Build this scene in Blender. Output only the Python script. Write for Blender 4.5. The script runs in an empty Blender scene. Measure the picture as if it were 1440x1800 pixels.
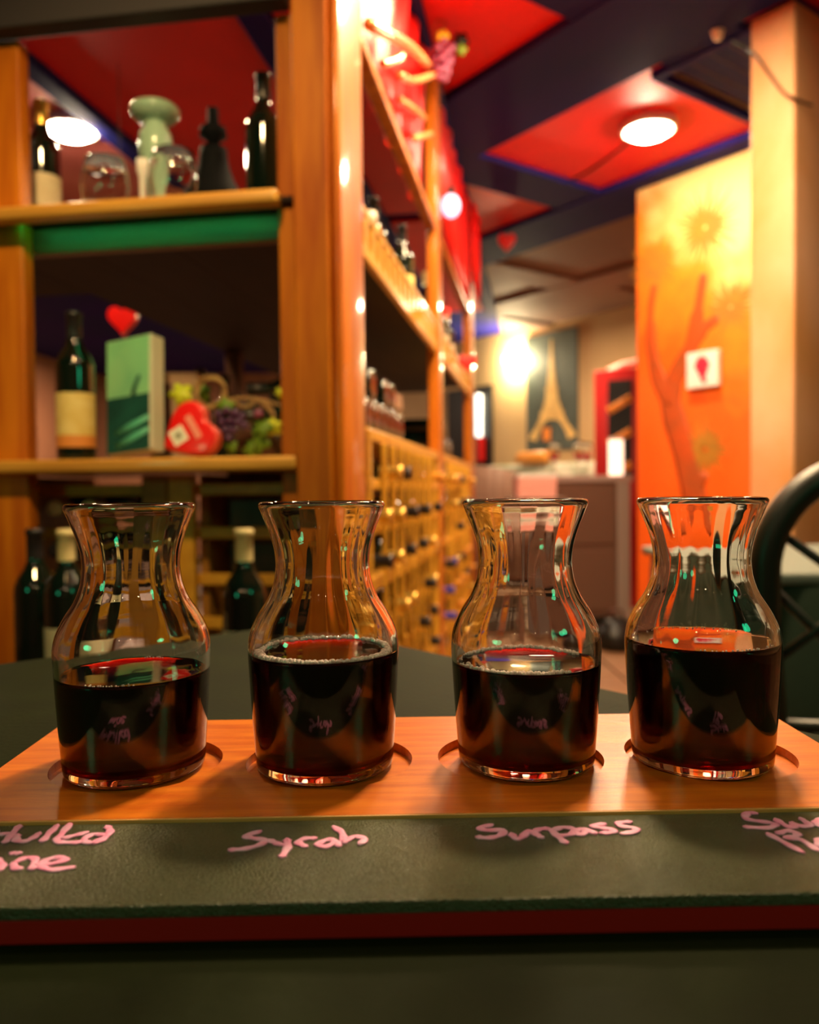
import bpy, bmesh, math, random
from mathutils import Vector, Matrix
random.seed(11)
C = bpy.context.scene.collection
SC = bpy.context.scene
rad = math.radians

# ------------------------------------------------------------------ camera
CZ = 0.88
PITCH = math.atan(40 / 1440)
cam = bpy.data.cameras.new('camera')
camo = bpy.data.objects.new('camera', cam); C.objects.link(camo)
camo.location = (0, 0, CZ); ROLL = rad(.6)
camo.rotation_euler = (Matrix.Rotation(math.pi / 2 - PITCH, 3, 'X') @ Matrix.Rotation(-ROLL, 3, 'Z')).to_euler()
cam.sensor_fit = 'HORIZONTAL'; cam.sensor_width = 36; cam.lens = 36
cam.clip_start = 0.02; cam.clip_end = 60
cam.dof.use_dof = True; cam.dof.focus_distance = 0.352; cam.dof.aperture_fstop = 9.5
SC.camera = camo
# ------------------------------------------------------------------ world, exposure
w = bpy.data.worlds.new('world'); SC.world = w; w.use_nodes = True
w.node_tree.nodes['Background'].inputs[0].default_value = (0.9, 0.7, 0.55, 1)
w.node_tree.nodes['Background'].inputs[1].default_value = 0.008
SC.view_settings.view_transform = 'Standard'; SC.view_settings.look = 'None'
SC.view_settings.gamma = 1; SC.view_settings.use_curve_mapping = False
SC.view_settings.exposure = 0.45
SC.cycles.max_bounces = 14; SC.cycles.transmission_bounces = 14
SC.cycles.diffuse_bounces = 4; SC.cycles.glossy_bounces = 6
SC.cycles.sample_clamp_indirect = 6
# ------------------------------------------------------------------ lamps, some added as fill, that light the room from outside the frame
def room_lamp(name, loc, power, col, size, aim=(0, 0, -1)):
    l = bpy.data.lights.new(name, 'AREA'); l.shape = 'DISK'; l.size = size
    l.energy = power; l.color = col
    o = bpy.data.objects.new(name, l); C.objects.link(o); o.location = loc
    o.rotation_euler = Vector(aim).to_track_quat('-Z', 'Y').to_euler()
    o['kind'] = 'helper'
    return o
WARM = (1.0, 0.70, 0.38)
room_lamp('area_lamp', (0.62, 2.15, 2.38), 24, WARM, 0.20)
room_lamp('area_lamp', (0.34, 2.38, 2.38), 18, WARM, 0.20)
room_lamp('area_lamp', (0.34, 1.35, 2.38), 26, WARM, 0.16)  # added fill above the table to brighten the board
room_lamp('area_lamp', (1.0, 6.2, 2.30), 40, (1, .70, .42), 0.20)
room_lamp('area_lamp', (-2.9, 9.0, 2.38), 60, (1, .72, .5), 0.20)  # added fill to lift the dim rear wall
room_lamp('area_lamp', (-2.4, 6.0, 2.38), 26, (1, .72, .5), 0.20)
room_lamp('area_lamp', (-1.2, 2.6, 2.38), 14, WARM, 0.20)
for k, (x, y) in enumerate([(-.9, -1.6), (-.25, -1.9), (.4, -1.7), (1.1, -1.5), (-.35, .55), (.85, .6), (.1, 1.0), (1.25, 1.45)]):
    room_lamp('halogen_spot', (x, y, 2.30), 2.0 if y < 0 else 1.3, WARM, 0.05)
room_lamp('green_neon_lamp', (-1.5, -0.7, 1.25), 1.6, (0.03, 1, 0.42), 0.30, (1.2, 1.2, -.5))
room_lamp('green_neon_lamp', (1.6, -0.5, 1.75), 1.6, (0.03, 1, 0.42), 0.28, (-1.2, 1.0, -.6))
def spot(name, loc, aim, power, col, ang, blend=.5, size=.05):
    l = bpy.data.lights.new(name, 'SPOT'); l.energy = power; l.color = col; l.spot_size = rad(ang); l.spot_blend = blend; l.shadow_soft_size = size
    o = bpy.data.objects.new(name, l); C.objects.link(o); o.location = loc
    o.rotation_euler = (Vector(aim) - Vector(loc)).to_track_quat('-Z', 'Y').to_euler(); o['kind'] = 'helper'
spot('shelf_fill_spot', (-.25, .15, 2.36), (-.56, 1.45, 1.42), 92, (1, .64, .26), 46, 1.0)  # added spot, cone shaped to light the shelf front but spare the board
spot('mural_spot', (2.2, 2.55, 2.36), (1.42, 3.9, 1.55), 15, (1, .70, .36), 80)

# ------------------------------------------------------------------ helpers
def ray(px, py):
    r, u = (px - 720) / 1440, (900 - py) / 1440
    r, u = r * math.cos(ROLL) + u * math.sin(ROLL), u * math.cos(ROLL) - r * math.sin(ROLL)
    return Vector((r, math.cos(PITCH) + math.sin(PITCH) * u, -math.sin(PITCH) + math.cos(PITCH) * u))
def AT(px, py, Y):
    d = ray(px, py); return Vector((0, 0, CZ)) + d * (Y / d.y)
def PL(px, py, z):
    d = ray(px, py); return Vector((0, 0, CZ)) + d * ((z - CZ) / d.z)
TH = rad(9); CT, ST = math.cos(TH), math.sin(TH)
def U(u, v, z=0): return Vector((u * CT + v * ST, -u * ST + v * CT, z))     # rack frame -> room
def toU(x, y): return (x * CT - y * ST, x * ST + y * CT)

class MB:
    def __init__(s): s.v = []; s.f = []; s.sm = []
    def add(s, vs, fs, smooth=False, M=None):
        b = len(s.v)
        for p in vs:
            p = Vector(p); s.v.append(tuple(M @ p if M else p))
        for f in fs: s.f.append(tuple(i + b for i in f)); s.sm.append(smooth)
        return s
    def box(s, x0, x1, y0, y1, z0, z1, M=None):
        vs = [(x, y, z) for z in (z0, z1) for y in (y0, y1) for x in (x0, x1)]
        return s.add(vs, [(0, 2, 3, 1), (4, 5, 7, 6), (0, 1, 5, 4), (2, 6, 7, 3), (0, 4, 6, 2), (1, 3, 7, 5)], False, M)
    def prism(s, poly, z0, z1, M=None):
        n = len(poly)
        a = sum(poly[i][0] * poly[(i + 1) % n][1] - poly[(i + 1) % n][0] * poly[i][1] for i in range(n))
        if a < 0: poly = poly[::-1]
        vs = [(x, y, z0) for x, y in poly] + [(x, y, z1) for x, y in poly]
        fs = [tuple(range(n - 1, -1, -1)), tuple(range(n, 2 * n))]
        fs += [(i, (i + 1) % n, n + (i + 1) % n, n + i) for i in range(n)]
        return s.add(vs, fs, False, M)
    def lathe(s, prof, seg=32, M=None, smooth=True, wob=None, a0=0, a1=None):
        full = a1 is None; a1 = 2 * math.pi if full else a1
        m = seg if full else seg + 1
        vs, fs = [], []
        for k, (r, z) in enumerate(prof):
            for j in range(m):
                a = a0 + (a1 - a0) * j / seg
                rr = r * (1 + (wob(a, z, k) if wob else 0))
                vs.append((rr * math.cos(a), rr * math.sin(a), z))
        for k in range(len(prof) - 1):
            for j in range(seg):
                j2 = (j + 1) % m
                fs.append((k * m + j, k * m + j2, (k + 1) * m + j2, (k + 1) * m + j))
        return s.add(vs, fs, smooth, M)
    def tube(s, pts, rs, seg=8, M=None, flat=None, smooth=True):
        pts = [Vector(p) for p in pts]; n = len(pts)
        if not isinstance(rs, (list, tuple)): rs = [rs] * n
        vs, fs = [], []; up = None
        for i, p in enumerate(pts):
            t = (pts[min(i + 1, n - 1)] - pts[max(i - 1, 0)]).normalized()
            if flat is not None: nrm = Vector(flat)
            else:
                if up is None: up = Vector((0, 0, 1)) if abs(t.z) < .9 else Vector((1, 0, 0))
                nrm = (up - t * up.dot(t)).normalized(); up = nrm
            bi = t.cross(nrm).normalized()
            h = rs[i] if flat is None else min(rs[i], .0004 if rs[i] < .01 else .003)
            for j in range(seg):
                a = 2 * math.pi * j / seg
                vs.append(p + bi * (rs[i] * math.cos(a)) + nrm * (h * math.sin(a)))
        for i in range(n - 1):
            for j in range(seg):
                j2 = (j + 1) % seg
                fs.append((i * seg + j, i * seg + j2, (i + 1) * seg + j2, (i + 1) * seg + j))
        fs.append(tuple(range(seg - 1, -1, -1))); fs.append(tuple((n - 1) * seg + j for j in range(seg)))
        return s.add(vs, fs, smooth, M)
    def ball(s, c, r, seg=10, rings=6, sc=(1, 1, 1), M=None):
        vs = [(c[0], c[1], c[2] - r * sc[2])]; fs = []
        for k in range(1, rings):
            ph = math.pi * k / rings
            for j in range(seg):
                a = 2 * math.pi * j / seg
                vs.append((c[0] + r * sc[0] * math.sin(ph) * math.cos(a), c[1] + r * sc[1] * math.sin(ph) * math.sin(a), c[2] - r * sc[2] * math.cos(ph)))
        vs.append((c[0], c[1], c[2] + r * sc[2])); top = len(vs) - 1
        for j in range(seg): fs.append((0, 1 + (j + 1) % seg, 1 + j))
        for k in range(rings - 2):
            for j in range(seg):
                a, b = 1 + k * seg + j, 1 + k * seg + (j + 1) % seg
                fs.append((a, b, b + seg, a + seg))
        o = 1 + (rings - 2) * seg
        for j in range(seg): fs.append((o + j, o + (j + 1) % seg, top))
        return s.add(vs, fs, True, M)
    def build(s, name, mat, parent=None, bevel=0, seg=2, local=True):
        me = bpy.data.meshes.new(name); me.from_pydata(s.v, [], s.f); me.update()
        me.polygons.foreach_set('use_smooth', s.sm); me.materials.append(M_[mat] if isinstance(mat, str) else mat)
        o = bpy.data.objects.new(name, me); C.objects.link(o)
        if parent: o.parent = parent
        if bevel:
            b = o.modifiers.new('bevel', 'BEVEL'); b.width = bevel; b.segments = seg; b.limit_method = 'ANGLE'
            b.harden_normals = False
            for p in me.polygons: p.use_smooth = seg > 2
        return o
def spline(pts, n=6):
    pts = [Vector(p) for p in pts]; out = []
    for i in range(len(pts) - 1):
        p0, p1, p2, p3 = pts[max(i - 1, 0)], pts[i], pts[i + 1], pts[min(i + 2, len(pts) - 1)]
        for k in range(n):
            t = k / n
            out.append(.5 * ((2 * p1) + (p2 - p0) * t + (2 * p0 - 5 * p1 + 4 * p2 - p3) * t * t + (3 * p1 - p0 - 3 * p2 + p3) * t ** 3))
    out.append(pts[-1]); return out
def tag(o, label=None, cat=None, group=None, kind=None):
    if label: o['label'] = label
    if cat: o['category'] = cat
    if group: o['group'] = group
    if kind: o['kind'] = kind
    return o
def thing(name, label, cat, loc=(0, 0, 0), rz=0, group=None):
    o = bpy.data.objects.new(name, None); C.objects.link(o); o.empty_display_size = .05
    o.location = loc; o.rotation_euler = (0, 0, rz)
    return tag(o, label, cat, group)
def struct(o): o['kind'] = 'structure'; return o
def copy_tree(o, parent=None):
    c = o.copy(); C.objects.link(c)
    if parent: c.parent = parent
    for ch in list(o.children): copy_tree(ch, c)
    return c

# ------------------------------------------------------------------ materials
M_ = {}
def mat(name, col, rough=.5, metal=0, spec=.5, coat=0, emit=None, estr=0, trans=0, ior=1.45, var=None, scale=8, stretch=(1, 1, 1), bump=0, bscale=60, sheen=0, coatr=.1, detail=4):
    m = bpy.data.materials.new(name); m.use_nodes = True; nt = m.node_tree; b = nt.nodes['Principled BSDF']
    b.inputs['Base Color'].default_value = (*col, 1); b.inputs['Roughness'].default_value = rough
    b.inputs['Metallic'].default_value = metal; b.inputs['Specular IOR Level'].default_value = spec
    b.inputs['Coat Weight'].default_value = coat; b.inputs['Coat Roughness'].default_value = coatr
    b.inputs['Transmission Weight'].default_value = trans; b.inputs['IOR'].default_value = ior
    if emit: b.inputs['Emission Color'].default_value = (*emit, 1); b.inputs['Emission Strength'].default_value = estr
    if var or bump:
        tc = nt.nodes.new('ShaderNodeTexCoord'); mp = nt.nodes.new('ShaderNodeMapping')
        mp.inputs['Scale'].default_value = stretch; nt.links.new(tc.outputs['Object'], mp.inputs[0])
    if var:
        n = nt.nodes.new('ShaderNodeTexNoise'); n.inputs['Scale'].default_value = scale; n.inputs['Detail'].default_value = detail
        n.inputs['Distortion'].default_value = .4
        r = nt.nodes.new('ShaderNodeValToRGB')
        r.color_ramp.elements[0].position = .32; r.color_ramp.elements[1].position = .68
        r.color_ramp.elements[0].color = (*var, 1); r.color_ramp.elements[1].color = (*col, 1)
        nt.links.new(mp.outputs[0], n.inputs['Vector']); nt.links.new(n.outputs[0], r.inputs[0]); nt.links.new(r.outputs[0], b.inputs['Base Color'])
    if bump:
        n2 = nt.nodes.new('ShaderNodeTexNoise'); n2.inputs['Scale'].default_value = bscale; n2.inputs['Detail'].default_value = 3
        bp = nt.nodes.new('ShaderNodeBump'); bp.inputs['Strength'].default_value = bump; bp.inputs['Distance'].default_value = .002
        nt.links.new(mp.outputs[0], n2.inputs['Vector']); nt.links.new(n2.outputs[0], bp.inputs['Height']); nt.links.new(bp.outputs[0], b.inputs['Normal'])
    M_[name] = m; return m
mat('post_wood', (.62, .20, .008), .42, var=(.36, .075, .003), scale=5, stretch=(5, 5, .5), spec=.3)
mat('post_gloss', (.62, .19, .006), .5, var=(.38, .075, .003), scale=5, stretch=(5, 5, .5), spec=.2, coat=.4, coatr=.10)
mat('shaded_rail', (.030, .026, .028), .6)  # near-black colour stands in for the rail's backlit shade
mat('shelf_wood', (.62, .33, .05), .4, var=(.45, .20, .025), scale=6, stretch=(.6, 6, 6), coat=.4)
mat('dark_wood', (.10, .035, .015), .45, var=(.05, .015, .008), scale=6, stretch=(4, 4, .5), coat=.2)
mat('shelf_shade', (.022, .010, .007), .6, var=(.014, .006, .005), scale=6, stretch=(4, .5, 4), spec=.2)  # shelf wood darkened in colour to imitate its unlit underside
mat('rail_wood', (.22, .10, .035), .45, var=(.13, .05, .02), scale=6, stretch=(.6, 5, 5))
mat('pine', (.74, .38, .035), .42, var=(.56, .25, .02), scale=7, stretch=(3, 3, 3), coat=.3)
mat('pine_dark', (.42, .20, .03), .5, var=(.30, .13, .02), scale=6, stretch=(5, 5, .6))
mat('board_wood', (.80, .22, .012), .33, var=(.60, .115, .005), scale=16, stretch=(1.2, 11, 11), spec=.2, coat=.55, coatr=.30, bump=.12, bscale=90)
mat('edge_highlight', (.75, .38, .10), .5)
mat('board_red', (.40, .012, .006), .5)
mat('chalk', (.105, .120, .055), .27, var=(.085, .098, .045), scale=40, bump=1.0, bscale=1250, spec=1.0)
mat('marker', (1, .32, .62), .55, bump=.3, bscale=400, var=(1, .55, .85), scale=200)
mat('table', (.010, .016, .002), .75, var=(.007, .011, .0015), scale=20, bump=.15, bscale=300, spec=.12)
mat('black', (.006, .007, .006), .4)
mat('ink', (.003, .004, .006), .75, spec=.15)
mat('bottle_glass', (.004, .010, .006), .06, spec=.7, coat=.5, coatr=.03)
mat('gold', (.85, .55, .12), .28, metal=.7)
mat('dark_foil', (.02, .018, .02), .3)
mat('cream_foil', (.75, .62, .30), .35)
mat('blue_foil', (.06, .05, .35), .35)
mat('orange_foil', (.70, .28, .04), .35)
mat('paper_yellow', (.85, .70, .28), .6, var=(.75, .55, .15), scale=30)
mat('paper_orange', (.75, .28, .06), .6)
mat('paper_cream', (.85, .76, .52), .6, var=(.70, .58, .35), scale=25)
mat('paper_gold', (.80, .55, .10), .45)
mat('ceil_dark', (.024, .014, .19), .7, spec=.1, var=(.012, .020, .15), scale=1.2)
mat('ceil_red', (.82, .006, .006), .5, var=(.70, .004, .004), scale=2)
mat('ceil_pink', (.78, .24, .20), .6, var=(.5, .09, .08), scale=1.5)
mat('ceil_brown', (.24, .12, .075), .7, var=(.18, .08, .05), scale=1.5)
mat('wall_tan', (.62, .43, .22), .8, var=(.55, .37, .18), scale=2)
mat('wall_rose', (.30, .125, .055), .8, var=(.23, .09, .04), scale=1.5)
mat('floor', (.26, .14, .065), .5, var=(.20, .10, .045), scale=3)
mat('grout', (.08, .045, .025), .8)
mat('column', (.76, .43, .26), .55, var=(.62, .29, .10), scale=4, stretch=(1, 1, .6))
mat('red_cloth', (.78, .006, .006), .42, spec=.6, bump=.2, bscale=40)
mat('ribbon', (.85, .33, .12), .22, metal=.35)
mat('grape', (.10, .03, .12), .3, coat=.3)
mat('grape_red', (.28, .06, .14), .35)
mat('leaf_yellow', (.62, .66, .03), .5)
mat('leaf', (.14, .26, .02), .5)
mat('flower', (.85, .70, .03), .5)
mat('twig', (.42, .24, .09), .6)
mat('heart', (.85, .012, .010), .3, coat=.4)
mat('heart_rim', (.88, .10, .06), .35)
mat('sticker', (.86, .84, .70), .6)
mat('pink_print', (.90, .30, .22), .6)
mat('sticker_ink', (.35, .36, .26), .6)
mat('mint', (.42, .66, .50), .25, coat=.5)
mat('white', (.86, .84, .80), .5)
mat('box_side', (.72, .70, .58), .6)
mat('tan_box', (.42, .28, .19), .7)
mat('plum', (.09, .035, .03), .7)
mat('chair_wood', (.008, .013, .007), .42, coat=.15, coatr=.35)
mat('cloth_green', (.012, .030, .016), .85, bump=.3, bscale=60)
mat('cloth_top', (.16, .19, .17), .7)
mat('red_paint', (.50, .008, .008), .35, coat=.3)
mat('orange_paint', (.85, .28, .04), .5)
mat('counter_top', (.46, .34, .30), .45)
mat('counter_body', (.16, .08, .05), .6)
mat('counter_side', (.36, .30, .26), .6)
mat('leather', (.32, .17, .11), .55)
mat('sofa', (.66, .64, .52), .85, var=(.30, .34, .24), scale=7, detail=1)
mat('pink_box', (.90, .42, .36), .5)
mat('poster_dark', (.05, .065, .055), .5, var=(.10, .13, .12), scale=2.5)
mat('poster_gold', (.92, .62, .22), .55, var=(.62, .40, .14), scale=14)
mat('sign_red', (.75, .02, .06), .5)
mat('cable', (.02, .016, .014), .5)
mat('lamp_glow', (1, 1, 1), .5, emit=(1, .80, .52), estr=230)
mat('sconce_glow', (1, 1, 1), .5, emit=(1, .80, .44), estr=280)
mat('strip_glow', (1, 1, 1), .5, emit=(.9, 1, .9), estr=1.6)
mat('led_green', (.1, 1, .4), .5, emit=(.01, 1, .30), estr=9)
mat('candle_glow', (1, .9, .8), .5, emit=(1, .66, .46), estr=1.5)
mat('pink_bulb', (1, .6, .8), .5, emit=(1, .55, .75), estr=1.6)
mat('lamp_trim', (.7, .6, .5), .4)
g = mat('glass', (1, 1, 1), .0, trans=1, ior=1.47, spec=.28)
mat('thin_glass', (.98, .98, .96), .0, trans=1, ior=1.45)
mat('foam', (1, .88, .82), .12, coat=1, coatr=.03)
wn = mat('wine', (1, .75, .7), .0, trans=1, ior=1.34)
va = wn.node_tree.nodes.new('ShaderNodeVolumeAbsorption')
va.inputs['Color'].default_value = (.90, .02, .010, 1); va.inputs['Density'].default_value = 900
wn.node_tree.links.new(va.outputs[0], wn.node_tree.nodes['Material Output'].inputs['Volume'])

# painted mural: sunset orange with a cream glow high on one side
def mural_mat():
    m = bpy.data.materials.new('mural_paint'); m.use_nodes = True; nt = m.node_tree; b = nt.nodes['Principled BSDF']
    b.inputs['Roughness'].default_value = .6
    tc = nt.nodes.new('ShaderNodeTexCoord'); sp = nt.nodes.new('ShaderNodeSeparateXYZ'); nt.links.new(tc.outputs['Object'], sp.inputs[0])
    n = nt.nodes.new('ShaderNodeTexNoise'); n.inputs['Scale'].default_value = 5; n.inputs['Detail'].default_value = 3
    nt.links.new(tc.outputs['Object'], n.inputs['Vector'])
    def math_(op, a, b_):
        q = nt.nodes.new('ShaderNodeMath'); q.operation = op
        for i, x in enumerate((a, b_)):
            if isinstance(x, (int, float)): q.inputs[i].default_value = x
            else: nt.links.new(x, q.inputs[i])
        return q.outputs[0]
    h = math_('MULTIPLY', math_('SUBTRACT', sp.outputs['Z'], 2.06), 1.0)
    xx = math_('MULTIPLY', sp.outputs['X'], .9)
    s = math_('ADD', math_('ADD', h, xx), math_('MULTIPLY', n.outputs[0], 1.0))
    r = nt.nodes.new('ShaderNodeValToRGB'); e = r.color_ramp.elements
    e[0].position = .15; e[0].color = (.90, .13, .002, 1); e[1].position = .98; e[1].color = (.95, .68, .26, 1)
    k = e.new(.62); k.color = (.92, .26, .008, 1)
    nt.links.new(s, r.inputs[0]); nt.links.new(r.outputs[0], b.inputs['Base Color'])
    M_['mural_paint'] = m
mural_mat()
mat('mural_trunk', (.58, .075, .004), .6, var=(.34, .07, .01), scale=5)
mat('mural_tuft', (.50, .20, .015), .6, var=(.34, .17, .02), scale=12)

# ------------------------------------------------------------------ room shell
P = Vector((-.588, .809, 0)); Q = Vector((.809, .588, 0)); O_ = Vector((.33, 3.807, 0))
def PQ(p, q): v = O_ + P * p + Q * q; return (v.x, v.y)
fl = struct(MB().box(-4.4, 4.7, -2.7, 11.3, -.12, -.012).build('floor', 'grout'))
tile = None
for i in range(-2, 11):
    for j in range(2, 14):
        x, y = i * .45 - .6, j * .45
        if tile is None: tile = MB().box(-.219, .219, -.219, .219, -.02, 0).build('tile', 'floor', fl, .004)
        t = tile if tile.location.length == 0 and i == -2 and j == 2 else tile.copy()
        if t is not tile: C.objects.link(t)
        t.location = (x, y, 0)
ce = struct(MB().box(-4.4, 4.7, -2.7, 11.3, 2.46, 2.60).build('ceiling', 'ceil_dark'))
def clip(poly, f):
    out = []
    for i in range(len(poly)):
        a, b = poly[i], poly[(i + 1) % len(poly)]; fa, fb = f(a), f(b)
        if fa >= 0: out.append(a)
        if fa * fb < 0:
            t = fa / (fa - fb); out.append((a[0] + (b[0] - a[0]) * t, a[1] + (b[1] - a[1]) * t))
    return out
right_of = lambda a: toU(*a)[0] + .36
def quad(p0, p1, q0, q1): return clip([PQ(p0, q0), PQ(p1, q0), PQ(p1, q1), PQ(p0, q1)], right_of)
def ceil_piece(name, poly, z0, z1, m, bev=.006):
    if len(poly) > 2: return MB().prism(poly, z0, z1).build(name, m, ce, bev)
PC = [(-3.6, -2.6), (-2.3, -1.3), (-1.0, 0.0), (.3, 1.3), (1.6, 2.6), (2.9, 3.9)]
QC = [(-2.6, -1.75), (-1.40, -.46), (0, .84), (1.25, 2.1), (2.5, 3.4)]
for i, (p0, p1) in enumerate(PC):
    for j, (q0, q1) in enumerate(QC):
        c = PQ((p0 + p1) / 2, (q0 + q1) / 2)
        if c[0] > 4.3 or c[1] < -1.0: continue
        ceil_piece('ceiling_panel', quad(p0, p1, q0, q1), 2.43, 2.46, 'ceil_brown' if j >= 3 else 'ceil_red')
for q0, q1 in [(-1.75, -1.40), (-.46, 0), (.84, 1.25), (2.1, 2.5)]:
    ceil_piece('ceiling_beam', quad(-3.6, 4.4, q0, q1), 2.40, 2.46, 'ceil_dark' if q0 < 2 else 'ceil_brown')
for p0, p1 in [(-2.6, -2.3), (-1.3, -1.0), (0, .3), (1.3, 1.6), (2.6, 2.9)]:
    for q0, q1 in QC: ceil_piece('ceiling_beam', quad(p0, p1, q0, q1), 2.405, 2.46, 'ceil_dark' if q0 < 1.2 else 'ceil_brown')
def uq(u0, u1, v0, v1):
    return [tuple(U(u, v)[:2]) for u, v in ((u0, v0), (u1, v0), (u1, v1), (u0, v1))]
for v0, v1 in [(.3, 2.35), (2.5, 4.6), (4.75, 7.2)]:
    ceil_piece('ceiling_panel', uq(-3.3, -1.84, v0, v1), 2.43, 2.46, 'ceil_pink')
    ceil_piece('ceiling_panel', uq(-1.76, -.95, v0, v1), 2.43, 2.46, 'ceil_red')
    ceil_piece('ceiling_panel', uq(-.85, -.46, v0, v1), 2.43, 2.46, 'ceil_red')
for u0, u1 in [(-1.84, -1.76), (-.95, -.85), (-.46, -.36)]:
    ceil_piece('ceiling_beam', uq(u0, u1, .3, 7.2), 2.395, 2.46, 'ceil_dark')
H = 2.46
def slab(name, a, b, t, m, z0=0.0, z1=H):
    a, b = Vector((*a, 0)), Vector((*b, 0)); d = (b - a).normalized(); n = Vector((-d.y, d.x, 0)) * t
    return struct(MB().prism([tuple(x[:2]) for x in (a, b, b + n, a + n)], z0, z1).build(name, m))
slab('wall_front', (-4.2, -2.5), (4.5, -2.5), -.15, 'plum')
slab('wall_left', (-4.2, -2.5), (-4.2, 11.1), .15, 'wall_rose')
slab('wall_right', (4.5, -2.5), (4.5, 3.49), -.15, 'wall_tan')
wb0, wb1 = Vector((1.15, 8.1, 0)) + P * 3.66, Vector((1.15, 8.1, 0)) - P * 5.70
slab('wall_back', wb0[:2], wb1[:2], .15, 'wall_tan')
slab('wall_rear', (-4.2, 11.06), wb0[:2], .15, 'wall_rose')

# painted pillar of wall with a desert-tree mural, and the square tan column in front of it
P1 = Vector((1.18, 4.25, 0))
mm = MB().box(0, 1.2, 0, .30, 0, 2.40).build('wall_mural', 'mural_paint', None, .008)
struct(mm); mm.location = P1; mm.rotation_euler = (0, 0, math.atan2(-P.y, -P.x))
IM = Matrix.Rotation(-math.atan2(-P.y, -P.x), 4, 'Z') @ Matrix.Translation(-P1)
def onmural(px, py):      # pixel -> point on the mural's face, mural coordinates
    d = ray(px, py); o = Vector((0, 0, CZ)); n = -Q
    t = (P1 - o).dot(n) / d.dot(n)
    v = IM @ (o + d * t); return Vector((v.x, 0, v.z))
tr = MB()
for pts, rs in [([(1225, 900), (1205, 800), (1180, 715), (1185, 670), (1215, 610), (1228, 540), (1237, 480)], (28, 27, 24, 20, 17, 11, 7)),
                ([(1180, 715), (1150, 640), (1143, 560), (1150, 500)], (18, 13, 9, 6)),
                ([(1215, 610), (1240, 575), (1265, 560)], (15, 11, 6)),
                ([(1215, 880), (1240, 830)], (12, 9))]:
    tr.tube(spline([onmural(*p) for p in pts], 4), [r * .0024 for r in [rs[min(int(i / 4), len(rs) - 1)] for i in range((len(pts) - 1) * 4 + 1)]], 8, flat=(0, -1, 0))
tr.build('painted_trunk', 'mural_trunk', mm)
for cx, cy, R in [(1150, 465, 62), (1240, 400, 75), (1285, 540, 60), (1240, 790, 62)]:
    tf = MB(); c = onmural(cx, cy)
    for k in range(46):
        a = 2 * math.pi * k / 46 + random.uniform(-.06, .06); L = R * .0029 * random.uniform(.6, 1.05)
        d = Vector((math.cos(a), 0, math.sin(a))); nn = Vector((-d.z, 0, d.x)) * .009
        p0 = c + d * .01
        y = -.0015 - .0001 * (k % 5)
        q = [p0 + nn, p0 - nn, c + d * L]
        tf.add([(v.x, y, v.z) for v in q] + [(v.x, y + .0012, v.z) for v in q], [(0, 1, 2), (5, 4, 3), (0, 3, 4, 1), (1, 4, 5, 2), (2, 5, 3, 0)])
    tag(tf.build('painted_tuft', 'mural_tuft', mm), kind='stuff')
C0 = Vector((1.22, 2.6, 0))
cb = [C0, C0 + P * .153, C0 + P * .153 + Q * .34, C0 + Q * .34]
struct(MB().prism([tuple(v[:2]) for v in cb], 0, 2.40).build('column', 'column', None, .012, 3))

# ------------------------------------------------------------------ tasting board and table
ZB, ZT = .760, .7465
OB = Vector((.0034, .4285, 0)); BX = Vector((.99985, .0175, 0)); BY = Vector((-.0175, .99985, 0))
def BL(s, t, z=0): return OB + BX * s - BY * t + Vector((0, 0, z))
BR = math.atan2(BX.y, BX.x)
ta = Vector((-.755, -.656, 0)); tb = Vector((.656, -.755, 0)); tc0 = Vector((-.115, .8225, 0))
def table_outline(L, r, n=8):
    cs = [tc0, tc0 + ta * L, tc0 + ta * L + tb * L, tc0 + tb * L]; out = []
    for i in range(4):
        c, pv, nx = cs[i], cs[i - 1], cs[(i + 1) % 4]
        d1, d2 = (pv - c).normalized(), (nx - c).normalized()
        ctr = c + (d1 + d2) * r; a, b = c + d1 * r - ctr, c + d2 * r - ctr
        for k in range(n + 1):
            t = k / n * math.pi / 2; p = ctr + a * math.cos(t) + b * math.sin(t); out.append((p.x, p.y))
    return out
tcen = tc0 + (ta + tb) * .39
tab = thing('bistro_table', 'square dark green bistro table with rounded corners under the wine flight', 'table', tcen)
loc = lambda poly: [(x - tcen.x, y - tcen.y) for x, y in poly]
MB().prism(loc(table_outline(.78, .055)), ZT - .03, ZT).build('tabletop', 'table', tab, .004, 3)
MB().lathe([(0, .03), (.045, .03), (.04, .10), (.035, ZT - .06), (.12, ZT - .031), (0, ZT - .031)], 24).build('pedestal', 'black', tab)
MB().lathe([(0, 0), (.24, 0), (.24, .012), (.06, .035), (0, .035)], 28).build('base', 'black', tab)

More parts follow.
